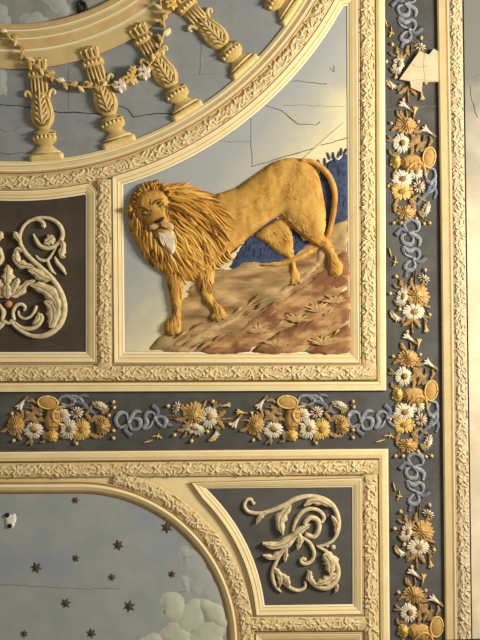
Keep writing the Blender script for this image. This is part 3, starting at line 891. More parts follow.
def bush(label, poly, spikes, cx, cy):
    t = thing('bush', label, 'bush', cx, cy)
    q = M(); relief(q, [(poly, 6, .9, .3)], BUSH, step=2.6)
    for x, y, a, L in spikes:
        leaf(q, [(x, y), (x + L * .5 * math.cos(a), y + L * .5 * math.sin(a)), (x + L * math.cos(a), y + L * math.sin(a))], 1.5, BUSH, base=.7, h=1.0)
    build('foliage', q, t)
bush('dark blue bush behind the tail, against the right frame', [(318, 170), (321, 163), (327, 161), (333, 157), (338, 158), (343, 153), (349.5, 152), (349.5, 226), (338, 232), (326, 240), (314, 244), (316, 226)],
     [(321, 168, -1.9, 9), (325, 165, -1.6, 7), (330, 160, -1.9, 8), (333, 159, -1.5, 7), (338, 158, -1.3, 7), (341, 156, -1.5, 8), (344, 155, -1.2, 7), (336, 164, -1.8, 8), (328, 170, -1.4, 8)] + [(random.uniform(322, 344), random.uniform(172, 215), -1.6 + random.uniform(-.5, .5), 8) for _ in range(20)], 335, 190)
bush('dark blue bush showing between belly and hind legs', [(226, 268), (232, 258), (240, 244), (254, 228), (268, 216), (300, 220), (304, 240), (316, 236), (304, 252), (290, 262), (275, 268), (258, 271), (240, 274)],
     [(random.uniform(236, 296), random.uniform(240, 262), -1.2 + random.uniform(-.5, .5), 8) for _ in range(22)], 262, 252)
ss = M(); leaf(ss, [(296, 166), (318, 146), (345, 122)], 2.2, mat('cloud_streak_paint', (222, 206, 160), (206, 194, 160), 30), base=.5, h=.5)
tag(build('cloud_streak', ss), 'thin cream cloud streak in sky above the lion rump', 'cloud streak')

lion = thing('lion', 'golden maned lion standing on the rocky slope, head turned to viewer', 'lion', 240, 250)
C = lambda l, n=3: cr(l, n, True)
torso = C([(214, 196), (228, 190), (238, 186), (258, 172), (275, 161), (293, 157.5), (308, 161), (318, 172), (323.5, 196), (326, 219), (323, 234), (312, 238), (300, 231), (287, 220), (279, 217), (267, 224), (252, 235.5), (237, 248), (226, 257), (216, 266), (200, 262), (196, 220)])
thigh = C([(285, 172), (300, 162), (315, 172), (323, 196), (326, 220), (324, 236), (316, 243), (304, 236), (290, 222), (280, 200)])
hind = C([(284, 213), (297, 222), (310, 232), (322, 232), (331, 242), (337, 254), (342.5, 262.5), (344.5, 268), (341, 276), (334, 278), (328, 276), (326, 268), (327, 262), (325, 254), (319, 247), (310, 240), (296, 229)])
fhind = C([(254, 236), (268, 224), (283, 218), (291.5, 227.5), (294, 242), (294.5, 256), (297, 267), (301.5, 277), (299, 283), (292, 285), (288, 282), (288.5, 274), (290, 265), (287, 259), (277, 254), (264, 243)])
fleg1 = C([(166, 272), (169, 295), (171.5, 314), (166, 320), (163.5, 328), (167, 334.5), (174, 336), (180.5, 333), (183, 326), (181.5, 318), (183, 300), (185, 282), (186, 268)])
fleg2 = C([(194, 268), (197, 283), (200, 295), (207, 306), (211, 311), (209.5, 317), (213, 321.5), (219, 321.5), (225, 318), (226, 312), (220, 304), (213.5, 297), (214, 285), (214, 268)])
mcore = C([(128, 212), (131, 230), (140, 250), (151, 264), (165, 274), (186, 282), (202, 275), (214, 268), (225, 250), (228, 228), (222, 206), (206, 192), (188, 185), (171, 186), (156, 182), (143, 185), (132, 196)])
head = C([(136.5, 204), (140, 196), (147, 191.5), (159, 191), (166.5, 195), (169, 204), (168.5, 212), (170, 222), (174, 230), (172, 238), (164, 242), (156, 238), (151, 229), (143, 221), (138, 213)])
snout = C([(150, 208), (156, 206), (162, 210), (168, 218), (171, 226), (170, 233), (164, 236), (157, 233), (152, 226)])
shoulder = C([(214, 200), (232, 194), (240, 205), (238, 228), (230, 246), (216, 258), (206, 240)])
fold = C([(281, 214), (290, 218), (303, 229), (316, 240), (322, 246), (318, 248), (306, 240), (293, 230)])
toe = lambda x, y, r=2.6, b=4: (C([(x - r, y), (x, y - r * 1.2), (x + r, y), (x, y + r * 1.2)]), r, 2.2, b)
q = M()
relief(q, [(torso, 22, 8, .5), (thigh, 15, 5, 4.5), (shoulder, 13, 3, 4), (fhind, 6, 3.6, .5), (hind, 5.5, 5, 1.6), (fold, 3, 2.2, 5),
           (fleg1, 8, 5, 1), (fleg2, 8, 4.6, 1), (mcore, 26, 7, .5), (head, 10, 4.5, 7), (snout, 8, 3.2, 10.5),
           toe(166.6, 329.5, 3, 4.6), toe(172, 332, 3, 5), toe(178, 330.5, 3, 4.6), toe(212.4, 317.2, 2.8, 4.4), toe(217.4, 318.2, 2.9, 4.8), toe(222.6, 316, 2.8, 4.4),
           toe(331, 274), toe(335.5, 275), toe(340, 273), toe(291.5, 282, 2.2, 3), toe(295.5, 282.4, 2.2, 3), toe(298.6, 280.5, 2, 3)], FUR, step=1.8, smooth_it=2)
# brushed coat: short strokes of lighter and darker hair along limbs and barrel, shade painted on belly and inner legs
BODYZ = {}
pv = np.array(q.v)
def zat(x, y):
    d = (pv[:, 0] - x) ** 2 + (pv[:, 1] - y) ** 2
    k = np.argpartition(d, 3)[:3]
    return float(pv[k, 2].mean())
def strokes(poly, n, flow, ml, L=(5, 11), w=(.35, .75)):
    xs = [p[0] for p in poly]; ys = [p[1] for p in poly]; c = 0
    while c < n:
        x = random.uniform(min(xs), max(xs)); y = random.uniform(min(ys), max(ys))
        d, ins = dist_poly(np.array([(x, y)]), poly)
        if not ins[0] or d[0] < 1.2: continue
        c += 1
        a = flow(x, y) + random.uniform(-.25, .25); l = random.uniform(*L); P = []
        ok = True
        for t in (-.5, -.15, .15, .5):
            px_, py_ = x + math.cos(a) * l * t, y + math.sin(a) * l * t + .4 * t * t
            dd, ii = dist_poly(np.array([(px_, py_)]), poly)
            ok &= bool(ii[0]); P.append((px_, py_, zat(px_, py_) - .12))
        if not ok: continue
        ww = random.uniform(*w)
        tube(q, P, [.1, ww, ww, .1], random.choice(ml), hs=.45, n=4, smooth=2, ends=False)
COATL = mat('coat_light_hair', (222, 180, 98), (210, 164, 82), 40)
COATD = mat('coat_dark_hair_and_shade', (146, 98, 36), (166, 116, 48), 40)
strokes(torso, 110, lambda x, y: -.45 if x < 280 else .6, (COATL, COATD, COATL, MANE1), (9, 18), (.3, .6))
strokes(thigh, 40, lambda x, y: 1.25, (COATL, COATL, COATD), (9, 16), (.3, .6))
strokes(fhind, 46, lambda x, y: .9 if y < 258 else 1.4, (COATD, FURD, COATL), (6, 13))
strokes(hind, 34, lambda x, y: .8, (COATD, COATL, FURD), (5, 10))
strokes(fleg1, 60, lambda x, y: 1.5, (COATD, FURD, COATL, COATL), (7, 16), (.4, .85))
strokes(fleg2, 56, lambda x, y: 1.0 if y > 292 else 1.4, (COATD, FURD, COATL, COATL), (6, 13), (.4, .85))
strokes(C([(167, 278), (170, 296), (172, 314), (176, 316), (176, 296), (175, 278)]), 22, lambda x, y: 1.48, (FURD, COATD), (8, 16), (.6, 1.1))  # dark strokes put shade into the colour of the forelegs
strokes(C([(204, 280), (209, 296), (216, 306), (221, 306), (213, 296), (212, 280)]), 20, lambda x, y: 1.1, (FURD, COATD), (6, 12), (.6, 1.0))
belly_shade = C([(216, 262), (232, 250), (252, 233), (268, 222), (281, 215), (286, 219), (268, 227), (252, 238), (236, 252), (222, 262)])
strokes(belly_shade, 60, lambda x, y: -.7, (FURD, COATD, MANE3), (4, 9), (.5, .9))  # dark strokes paint the shade along the underside of the belly
strokes(C([(137, 206), (140, 200), (150, 196), (154, 210), (154, 222), (147, 222), (141, 216)]), 30, lambda x, y: 1.2, (COATD, MANE3, FURD), (3, 6), (.35, .6))
strokes(C([(158, 200), (167, 197), (169, 206), (172, 222), (166, 216), (160, 210)]), 22, lambda x, y: 1.2, (COATD, MANE3), (3, 6), (.35, .6))
strokes(C([(142, 197), (150, 193), (162, 193), (166, 197), (158, 202), (148, 204)]), 16, lambda x, y: 1.3, (COATL, COATL, COATD), (3, 6), (.35, .6))
for p in ([(208, 300), (214, 310)], [(171, 322), (170.5, 332)], [(176, 322), (176, 333)], [(215.5, 312), (216, 320)], [(220.5, 311), (221, 319)], [(333.5, 268), (333.5, 277)], [(338, 267), (338.2, 276)], [(293.5, 277), (293.6, 284)], [(297, 276), (297.4, 283)]):
    tube(q, [(a, b, zat(a, b) - .1) for a, b in p], [.5, .6], FURD, hs=.5, n=4, smooth=2)
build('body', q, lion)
# mane
mane = M()
relief(mane, [(C([(x + (x - 175) * .01, y) for x, y in [(128, 212), (131, 230), (140, 250), (151, 264), (165, 274), (186, 282), (202, 275), (214, 268), (225, 250), (228, 228), (222, 206), (206, 192), (188, 185), (174, 187), (171, 200), (171, 215), (175, 232), (170, 244), (158, 240), (148, 228), (139, 218), (135, 206), (132, 200)]]), 18, 7, 1.5)], MANE1, step=2.4)
mp = np.array([(127, 211), (130, 230), (139, 251), (151, 265), (165, 275), (186, 284), (203, 276), (216, 269), (230, 252), (233, 228), (226, 204), (207, 189.5), (188, 183), (171, 184.5), (157, 180), (142, 183.5), (131, 195)], float)
mo = cr([tuple(p) for p in mp], 12, True)
fi = cr([(136, 210), (139, 219), (147, 227), (153, 235), (159, 242), (167, 247), (172, 245), (175, 240), (176, 234), (175, 226), (172, 212), (170, 203), (168, 196), (163, 192), (155, 191), (146, 192), (139, 198)], 12, True)
def domeh(P):
    d, ins = dist_poly(np.array([P]), [tuple(p) for p in mp]); t = min(1, d[0] / 26)
    return (7.5 * math.sqrt(1 - (1 - t) ** 2) + 1) if ins[0] else .4
N = len(mo)
layers = [(.55, 1.02, 74, .0), (.34, .86, 64, .5), (.16, .66, 56, 1.0), (0.0, .46, 52, 1.6)]
for s0, s1, cnt, up in layers:
    for k in range(cnt):
        i = (k + random.random()) / cnt * N
        ia = int(i) % N
        ox, oy = mo[ia][0], mo[ia][1]
        # locks hang: both flanks sweep towards the chest, the crest stands up
        sw = -22 if (ox > 186 and oy < 262) else (9 if ox < 150 and oy > 206 else (-8 if ox > 168 and oy < 190 else 0))
        ib = int(i + sw * (s1 - s0) * 1.7 + random.uniform(-3, 3)) % N
        f0 = np.array(fi[ia]); o0 = np.array(mo[ia]); f1 = np.array(fi[ib]); o1 = np.array(mo[ib])
        big = np.hypot(*(o0 - f0))
        j = random.uniform(-.1, .1)
        p0 = f0 + (o0 - f0) * max(0, s0 + j); p2 = f1 + (o1 - f1) * min(1.07, s1 + j * .5)
        # hair falls: on the right-hand side it sweeps right and then down
        sag = big * .10 * (1 if o0[0] > 160 else .4)
        p2 = p2 + np.array((0, sag * (s1 - s0) * (1 if o0[1] > 190 else 0)))
        pm = (p0 + p2) / 2 + np.array((random.uniform(-1.3, 1.3), -sag * .5 + random.uniform(-1, 1)))
        L = np.hypot(*(p2 - p0))
        w = random.uniform(1.1, 1.9) * (1 if big > 25 else .68)
        m = random.choices((MANE1, MANE2, MANE3, FURD), (.44, .26, .25, .05))[0]
        path = []
        dx, dy = p2 - p0; wob = random.uniform(-.06, .06)
        for t in (0, .2, .4, .6, .8, 1):
            p = (1 - t) ** 2 * p0 + 2 * t * (1 - t) * pm + t * t * p2 + np.array((-dy, dx)) * wob * math.sin(t * 2 * PI)
            path.append((p[0], p[1], max(domeh(p) + up - .2, (zat(p[0], p[1]) + .5 + .3 * up) if p[0] > 196 and p[1] < 262 else 0)))
        tube(mane, path, [w * .5, w, w * 1.1, w, w * .65, .15], m, hs=.55, n=5, smooth=2, ends=False)
# fringe under the chest towards the belly
for k in range(9):
    x = 208 + k * 2.4; y = 268 - k * 1.3
    tube(mane, [(x, y - 8, 5), (x + 3, y - 2, 4), (x + 7 + random.uniform(0, 3), y + 2, 2.5)], [.8, 1.1, .2], random.choice((MANE1, MANE3, MANE2)), hs=.9, n=5, smooth=3, ends=False)
build('mane', mane, lion)
for pts in ([(132, 214), (127, 212), (127, 207), (131, 206), (135, 209)], [(166, 197), (167, 191), (171, 189), (173, 193), (171, 199)]):
    q = M(); relief(q, [(C(pts), 2.5, 2, 8)], MANE1, step=1)
    c = np.mean(pts, 0); dome(q, c[0], c[1], 1.5, 1.9, FURD, base=9.4, h=.8, n=8)
    build('ear', q, lion)
q = M()
for poly in ([(149, 226), (154, 223), (161, 225), (163, 230.5), (159, 234), (153, 233), (149, 230)], [(161, 225.5), (165, 222), (171, 222), (176, 227), (174, 232), (168, 234), (162.5, 232)]):
    relief(q, [(C(poly), 4, 1.8, 12)], mat('muzzle_fur', (208, 174, 116), (190, 150, 92), 90), step=1, edge=9)
build('muzzle', q, lion)
q = M()
for poly in ([(140, 211), (145, 209.4), (150, 211.6), (151.6, 216), (149, 219.5), (144.5, 217.5)], [(156, 204.5), (161, 201.4), (166, 202), (166.8, 206.5), (162.5, 209), (158, 208.5)]):
    relief(q, [(C(poly), 2, .5, 11.6)], MANE3, step=1, edge=9)
build('eye_patch', q, lion)
q = M()
relief(q, [(C([(155, 232), (164, 231), (174, 230), (178.5, 238), (178, 250), (173.5, 258), (167, 252), (160, 242)]), 5, 2.2, 10.5)], MUZ, step=1.4, edge=7)
for k in range(9):
    x = 160 + k * 1.8
    tube(q, [(x, 234, 11.5), (x + 2.2, 243, 12), (167 + k * .9, 255 - abs(k - 5), 10)], [.7, .9, .2], (MUZ, MUZ, MANE2)[k % 3], hs=.8, n=5, smooth=3, ends=False)
build('beard', q, lion)
q = M(); relief(q, [(C([(152.4, 223), (157.5, 220.2), (163.4, 217), (167, 217.4), (165.6, 221.8), (162, 225.6), (156.6, 226)]), 2, 1.3, 14.6)], NOSE, step=.9, edge=11); build('nose', q, lion)
q = M()
tube(q, [(161.5, 224.5, 14.4), (162, 228, 14.4)], .6, NOSE, hs=.6, n=4)
tube(q, [(152, 232, 13), (157.5, 231.6, 14.2), (162, 228.4, 14.6), (167, 230, 14.2), (173, 228, 13)], [.35, .7, .7, .7, .35], NOSE, hs=.6, n=4)
build('mouth', q, lion)
for x, y, r in ((145.3, 213.2, -.25), (161, 204.5, -.35)):
    q = M(); dome(q, x, y, 3.0, 1.7, NOSE, base=12, h=.7, rot=r); dome(q, x + .2, y + .3, 2.1, 1.1, EYE, base=12.6, h=.5, rot=r, n=8)
    ey = build('eye', q, lion)
    q = M(); dome(q, x + .3, y, .8, .8, NOSE, base=13, h=.5, n=6); build('pupil', q, ey)
q = M()
for p in ([(138.6, 208.5, 11.8), (145, 208.8, 12.8), (151.2, 212.8, 12.6)], [(153.5, 206, 12.2), (158.5, 201.6, 12.3), (164.5, 200, 11.4)],
          [(151.5, 206, 12), (152, 200, 11.8)],
          [(151, 214, 12.4), (153, 220, 13.6)], [(143, 216.5, 11.4), (148, 217, 12)], [(160, 208, 13), (165, 207, 12)], [(168.5, 206, 10.5), (169.4, 214, 10.5), (172, 222, 10.6)]):
    tube(q, p, [.35] + [.8] * (len(p) - 2) + [.3] if len(p) > 2 else [.5, .2], FURD, hs=.7, n=4, smooth=3)
build('brow_lines', q, lion)
q = M()
tube(q, [(300, 161, 4), (311, 162.5, 4), (321, 168, 4), (330, 179, 4), (334.5, 194, 4), (333.5, 210, 4), (331, 224, 4), (327.5, 236, 3), (320, 245, 1), (311, 251, .8)], [2.2, 2.8, 3, 3, 2.9, 2.8, 2.6, 2.4, 2.3, 2.3], FUR, hs=.9, n=9)
tube(q, [(311, 251, .8), (300, 257, 1.2), (288, 261.5, 1.5), (276, 264.4, 1.6), (260, 264, 1.6)], [2.3, 2.5, 2.6, 2.4, .3], FUR, hs=.9, n=9)
for k in range(6):
    tube(q, [(276 - k, 262.4 + k * .6, 2.6), (268 - k, 264 + k * .3, 2.6), (259 + k, 264.4 + k * .3, 2)], [.6, .7, .15], (MANE2, FURD)[k % 2], hs=.8, n=4, smooth=3, ends=False)
build('tail', q, lion)
q = M()
for x, y in ((166, 333.4), (171.6, 335.4), (178, 334), (212.6, 321), (217.6, 321.8), (223, 319), (330, 277), (335, 278), (340, 276), (291, 284.6), (295, 285), (299, 283)):
    dome(q, x, y, .8, 1.1, NOSE, base=3.2, h=1, n=6, rings=2)
build('claws', q, lion)


# ------------------------------------------------------------------ flower border
def rot2(x, y, r): return (x * math.cos(r) - y * math.sin(r), x * math.sin(r) + y * math.cos(r))
def petals(mb, u, v, n, r0, r1, w, m, base, h, rx=1.0, ry=1.0, rot=0.0):
    for k in range(n):
        a = 2 * PI * k / n + random.uniform(-.1, .1); rr = r1 * random.uniform(.88, 1.08)
        c, s = math.cos(a), math.sin(a)
        def T(al, ac):
            x, y = al * c - ac * s, al * s + ac * c
            x, y = rot2(x * rx, y * ry, rot); return (u + x, v + y)
        pts = [T(r0, 0), T((r0 + rr) * .6, -w), T((r0 + rr) * .6, 0), T((r0 + rr) * .6, w), T(rr, -w * .55), T(rr * 1.03, 0), T(rr, w * .55)]
        z = [base + h, .2, base + h, .2, .2, base + h * .4, .2]
        mb.add([(p[0], p[1], zz) for p, zz in zip(pts, z)], [(0, 1, 2), (0, 2, 3), (1, 4, 5, 2), (2, 5, 6, 3)], m)

MOTIF = []
def fl(group, name, desc, cat, u, v, fn):
    MOTIF.append((group, name, desc, cat, u, v, fn))
def f_daisy(u, v, r, rx=1, ry=1, rot=0, pm=PWH, dm=DISC, n=20, off=(0, 0)):
    def fn(root):
        q = M(); petals(q, u, v, n, r * .25, r * 1.04, r * .185, pm, 1.0, 1.0, rx, ry, rot); build('petals', q, root)
        q = M(); dome(q, u + off[0], v + off[1], r * .36 * rx, r * .36 * ry, dm, base=1.8, h=1.4, rot=rot, n=10); build('disc', q, root)
    return fn
def f_mari(u, v, r, rx=1, ry=1, rot=0, m1=PGO, m2=PYE):
    def fn(root):
        q = M(); petals(q, u, v, 18, r * .3, r, r * .17, m1, .8, 1, rx, ry, rot); build('outer_petals', q, root)
        q = M(); petals(q, u - r * .05, v - r * .05, 15, r * .15, r * .74, r * .14, m1, 1.8, 1, rx, ry, rot)
        petals(q, u - r * .1, v - r * .1, 9, r * .1, r * .45, r * .12, m2, 2.8, 1, rx, ry, rot); build('inner_petals', q, root)
        q = M(); dome(q, u - r * .12, v - r * .12, r * .16, r * .16, DISC, base=3.2, h=1, n=8, rings=2); build('disc', q, root)
    return fn
def f_leaf(parts, m=LBR):
    def fn(root):
        for pts, w in parts:
            q = M(); leaf(q, pts, w, m, base=.4, h=1.2, lobes=3, depth=.35); build('leaf_blade', q, root)
    return fn
def f_trump(u, v, a, L, m=PWH):
    """small lily seen from the side, opening towards angle a"""
    def fn(root):
        q = M()
        for da, k in ((-.55, 1), (0, 1.05), (.55, 1)):
            leaf(q, [(u - L * .5 * math.cos(a), v - L * .5 * math.sin(a)), (u + L * .1 * math.cos(a + da * .4), v + L * .1 * math.sin(a + da * .4)), (u + L * .6 * k * math.cos(a + da), v + L * .6 * k * math.sin(a + da))], L * .17, m, base=.8, h=1.3)
        build('petals', q, root)
        q = M(); leaf(q, [(u - L * .95 * math.cos(a), v - L * .95 * math.sin(a)), (u - L * .15 * math.cos(a), v - L * .15 * math.sin(a))], L * .18, LOL, base=.5, h=1.3); build('calyx', q, root)
    return fn
def f_bud(u, v, r, a, L=6):
    def fn(root):
        q = M(); dome(q, u, v, r, r * .85, BUDM, base=.6, h=r, rot=a, n=9, rings=3); build('bud', q, root)
        q = M(); tube(q, [(u, v), (u + L * .5 * math.cos(a) + .6, v + L * .5 * math.sin(a)), (u + L * math.cos(a), v + L * math.sin(a))], .42, STEM, base=.3, n=5, smooth=3); build('stem', q, root)
    return fn
def f_ribbon(loops, tails, knot):
    def fn(root):
        for l, r in loops:
            if not isinstance(r, list): r = [r * (.5 + .8 * math.sin(PI * i / (len(l) - 1)) ** 2 * (1 if i % 2 else .6)) for i in range(len(l))]
            q = M(); tube(q, l, r, RIB, base=.4, hs=.4, n=7); tube(q, l[1:-1], [.35] * (len(l) - 2), RIBD, base=1.1, hs=.6, n=4); build('loop', q, root)
        for l, r in tails:
            q = M(); tube(q, l, r, RIBD, base=.3, hs=.4, n=7); build('ribbon_tail', q, root)
        q = M(); dome(q, knot[0], knot[1], 2.2, 1.9, RIB, base=1.2, h=1.4, n=9); build('knot', q, root)
    return fn

# posy
fl('posy', 'daisy', 'white daisy seen from the side', 'flower', 402.2, 297, f_daisy(402.2, 297, 10, .55, 1, .2, off=(1, -1)))
fl('posy', 'marigold', 'large gold marigold', 'flower', 417.5, 296.5, f_mari(417.5, 296.5, 11.5))
fl('posy', 'daisy', 'white daisy facing front', 'flower', 414.3, 311.7, f_daisy(414.3, 311.7, 10.5, 1, .8, 0, PWH, DISC, 19))
fl('posy', 'leaf_sprig', 'brown leaf pair below the flowers', 'leaves', 411, 322, f_leaf([([(413, 318), (408, 322), (402, 326)], 3), ([(413, 319), (417, 323), (420, 328)], 3), ([(412, 318), (412, 326), (413, 335)], 1.2)]))
fl('posy', 'leaf_sprig', 'brown leaves above the flowers', 'leaves', 409, 284, f_leaf([([(404, 289), (401, 284), (401, 279)], 2.6), ([(413, 288), (411, 283), (412, 277)], 2.8), ([(420, 287), (423, 284), (427, 285)], 2.4)]))
fl('posy', 'leaf_sprig', 'small brown leaf beside the marigold', 'leaves', 428, 307, f_leaf([([(422, 304), (426, 306), (431, 308)], 2)]))
fl('posy', 'small_daisy', 'small white flower above the marigold', 'flower', 423.7, 278.5, f_daisy(423.7, 278.5, 6, 1, .6, .4, n=9))
fl('posy', 'lily', 'cream lily at outer left', 'flower', 395.5, 316.5, f_trump(395.5, 316.5, .9, 9, PWH))
fl('posy', 'leaf_sprig', 'yellow leaf by the lily', 'leaves', 393, 315, f_leaf([([(396, 320), (392, 316), (390, 311)], 2)], BUDM))
fl('posy', 'lily', 'cream bell flower below the front daisy', 'flower', 425.8, 328, f_trump(425.8, 328, 1.4, 8, BUDM))
fl('posy', 'lily', 'blush trumpet flower at the tip', 'flower', 409, 338, f_trump(409, 338, -2.5, 11, PPK))
fl('posy', 'lily', 'little cream flower at the tip', 'flower', 418.7, 343, f_trump(418.7, 343, -1.4, 8, PYE))
for x, y, a, w in ((390, 293.5, .3, 'cream bud left of side daisy'), (396, 276.5, .9, 'cream bud at upper left'), (399.5, 309.5, -.6, 'cream bud under side daisy'), (407, 331.8, -1.2, 'cream bud among lower stems'), (429.5, 314.7, -2.2, 'cream bud right of front daisy'), (425, 270, 1.6, 'cream bud above small white flower')):
    fl('posy', 'flower_bud', w, 'bud', x, y, f_bud(x, y, 2.2, a))
# bouquet
fl('bq', 'marigold', 'orange marigold at the start', 'flower', 406.7, 125.5, f_mari(406.7, 125.5, 10.5, 1, .85, .3, PGO, PGO))
fl('bq', 'leaf_sprig', 'brown leaves around first marigold', 'leaves', 399, 119, f_leaf([([(404, 118), (401, 114), (400, 110)], 2.4), ([(399, 128), (395, 128), (391, 131)], 2.4)]))
fl('bq', 'lily', 'pale lily at the right', 'flower', 427.5, 131, f_trump(427.5, 131, -2.5, 11, PPK))
fl('bq', 'daisy', 'white daisy under first marigold', 'flower', 401, 143.5, f_daisy(401, 143.5, 9.5, .85, 1, 0, PWH, DISC, off=(2, -.5)))
fl('bq', 'leaf_sprig', 'brown leaf cluster at the centre', 'leaves', 416, 142, f_leaf([([(408, 148), (414, 141), (420, 135)], 4.5), ([(411, 134), (416, 141), (424, 146)], 4), ([(416, 152), (419, 146), (426, 141)], 3), ([(410, 158), (412, 150), (411, 144)], 2.6)]))
fl('bq', 'marigold', 'yellow frilled flower at left', 'flower', 395.5, 161.5, f_mari(395.5, 161.5, 7, .85, 1, 0, PYE, PYE))
def f_basket(root):
    q = M(); relief(q, [(C([(400, 160), (406, 155), (415, 155), (423, 159), (424, 168), (417, 172), (408, 170), (402, 167)]), 7, 3.2, .6)], BASK, step=1.6); bb = build('basket_body', q, root)
    q = M()
    for k in range(5):
        x = 403 + 4.4 * k
        tube(q, [(x, 158, 2.4), (x + 2.2, 163, 3.8), (x + 1.6, 169, 3)], .55, BASKD, hs=.8, n=5, smooth=4)
    build('wicker_ribs', q, bb)
    q = M(); dome(q, 429, 157.5, 6.2, 10, BASK, base=.6, h=1.6, rot=.12, n=18); lid = build('lid', q, root)
    q = M(); tube(q, [(429 + rot2(6.2 * math.cos(a), 10 * math.sin(a), .12)[0], 157.5 + rot2(6.2 * math.cos(a), 10 * math.sin(a), .12)[1]) for a in [2 * PI * i / 18 for i in range(19)]], .8, PYE, base=1.4, hs=.8, n=6, smooth=2); build('lid_rim', q, lid)
    q = M(); tube(q, [(406, 172, 1), (411, 165, 3.6), (418, 163, 3.6), (424, 168, 2.4), (425, 176, 1)], 1.3, PGO, hs=.8, n=7); build('handle', q, root)
fl('bq', 'basket', 'tipped gold wicker basket with oval lid', 'basket', 415, 163, f_basket)
fl('bq', 'daisy', 'white daisy on the basket mouth', 'flower', 416.3, 171.7, f_daisy(416.3, 171.7, 8, .8, 1, .1))
fl('bq', 'daisy', 'big white daisy in the middle', 'flower', 402.5, 179, f_daisy(402.5, 179, 10, 1, .85, 0, PWH, DISCB, 19))
fl('bq', 'small_daisy', 'small blush flower by the ribbon', 'flower', 419, 186.5, f_daisy(419, 186.5, 6.5, .9, 1, .3, PPK, DISCB, 11))
fl('bq', 'daisy', 'yellow daisy with cream tips', 'flower', 401.8, 191.7, f_daisy(401.8, 191.7, 10.5, 1, .75, 0, PYE, DISC, 19))
fl('bq', 'leaf_sprig', 'brown leaves beside last marigold', 'leaves', 406, 204, f_leaf([([(398, 198), (395, 205), (395, 213)], 2.8), ([(410, 198), (414, 204), (414, 211)], 2.8), ([(418, 195), (414, 198), (409, 201)], 2.4)]))
fl('bq', 'marigold', 'gold marigold at the end', 'flower', 406, 212.5, f_mari(406, 212.5, 10, 1, .75))
fl('bq', 'daisy', 'half-turned white daisy at the end', 'flower', 426, 209.5, f_daisy(426, 209.5, 8.5, .45, 1, .35, PWH, BUDM, 15))
fl('bq', 'ribbon', 'slate blue ribbon trailing at the right', 'ribbon', 428, 186,
   f_ribbon([([(428, 168), (434, 170), (435, 178), (430, 183), (426, 178), (428, 170)], 1.9), ([(431, 184), (435, 180), (434, 188), (429, 192), (430, 185)], 1.7)],
            [([(430, 184), (428, 192), (422, 198), (417, 205)], [2, 2.2, 2.2, 1.6]), ([(432, 184), (436, 192), (434, 199)], [1.6, 1.8, 1.2])], (430.5, 184)))
for x, y, a, w in ((391, 123.3, .6, 'cream bud left of first marigold'), (418, 121.6, 2.4, 'cream bud right of first marigold'), (393.4, 223, -.9, 'cream bud at lower left end'), (401, 223, -1.3, 'second cream bud at lower left end'),
                   (424, 223.7, -2.5, 'cream bud under the half-turned daisy'), (429.5, 223, -2.7, 'outermost cream bud at lower right'), (416, 218.5, -2.4, 'cream bud right of last marigold'), (388, 186, 0, 'tiny grey bud left of big daisy')):
    fl('bq', 'flower_bud', w, 'bud', x, y, f_bud(x, y, 2.0, a, 6 if x > 389 else 2))
fl('bq', 'leaf_sprig', 'umber leaves round the yellow frilled flower', 'leaves', 393, 170, f_leaf([([(397, 168), (394, 173), (393, 178)], 2), ([(393, 156), (390, 153), (389, 149)], 2)], LOL))
fl('bq', 'leaf_sprig', 'olive leaves right of the white daisies', 'leaves', 422, 195, f_leaf([([(424, 180), (421, 187), (424, 194)], 2.6), ([(417, 194), (421, 199), (427, 201)], 2.4), ([(412, 185), (410, 190), (413, 196)], 2.4)], LOL))
fl('bq', 'leaf_sprig', 'umber stems and leaf under the pale lily', 'leaves', 424, 140, f_leaf([([(424, 135), (423, 142), (419, 150)], .8), ([(430, 136), (431, 141), (428, 147)], 2)]))
fl('posy', 'leaf_sprig', 'olive leaves behind the side daisy', 'leaves', 397, 303, f_leaf([([(402, 306), (397, 304), (394, 300)], 2), ([(400, 288), (396, 287), (393, 284)], 1.8)], LOL))
fl('posy', 'leaf_sprig', 'umber leaf by the tip flowers', 'leaves', 403, 346, f_leaf([([(406, 351), (402, 347), (401, 342)], 2.2), ([(410, 342), (411, 347), (410, 352)], 1)]))
for x, y, a, w, mm in ((397, 152, 2.5, 'olive leaf pair above the yellow frilled flower', LOL), (423, 149, -.6, 'olive leaf pair above the basket lid', LOL), (391, 139, 3.6, 'olive leaf pair left of the white daisy', LOL),
                       (394, 184, 2.9, 'umber leaf pair left of the big daisy', LBR), (412, 204, .9, 'olive leaf pair above the last marigold', LOL), (421, 214, .7, 'umber leaf pair below the half-turned daisy', LBR), (417, 131, -.4, 'umber leaf pair right of first marigold', LBR)):
    c_, s_ = math.cos(a), math.sin(a)
    fl('bq', 'leaf_sprig', w, 'leaves', x, y, f_leaf([([(x - 4 * c_, y - 4 * s_), (x, y + 1), (x + 5 * c_ - 2 * s_, y + 5 * s_ + 2 * c_)], 2.2), ([(x - 4 * c_, y - 4 * s_), (x + 2 * s_, y - 2 * c_), (x + 4 * c_ + 3.5 * s_, y + 4 * s_ - 3.5 * c_)], 2)], mm))
for x, y, a, w, mm in ((407, 289, -1.2, 'umber leaf pair above the side daisy', LBR), (425, 318, .8, 'olive leaf pair right of the front daisy', LOL), (402, 318, 2.4, 'olive leaf pair below the side daisy', LOL)):
    c_, s_ = math.cos(a), math.sin(a)
    fl('posy', 'leaf_sprig', w, 'leaves', x, y, f_leaf([([(x - 4 * c_, y - 4 * s_), (x, y + 1), (x + 5 * c_ - 2 * s_, y + 5 * s_ + 2 * c_)], 2.2), ([(x - 4 * c_, y - 4 * s_), (x + 2 * s_, y - 2 * c_), (x + 4 * c_ + 3.5 * s_, y + 4 * s_ - 3.5 * c_)], 2)], mm))
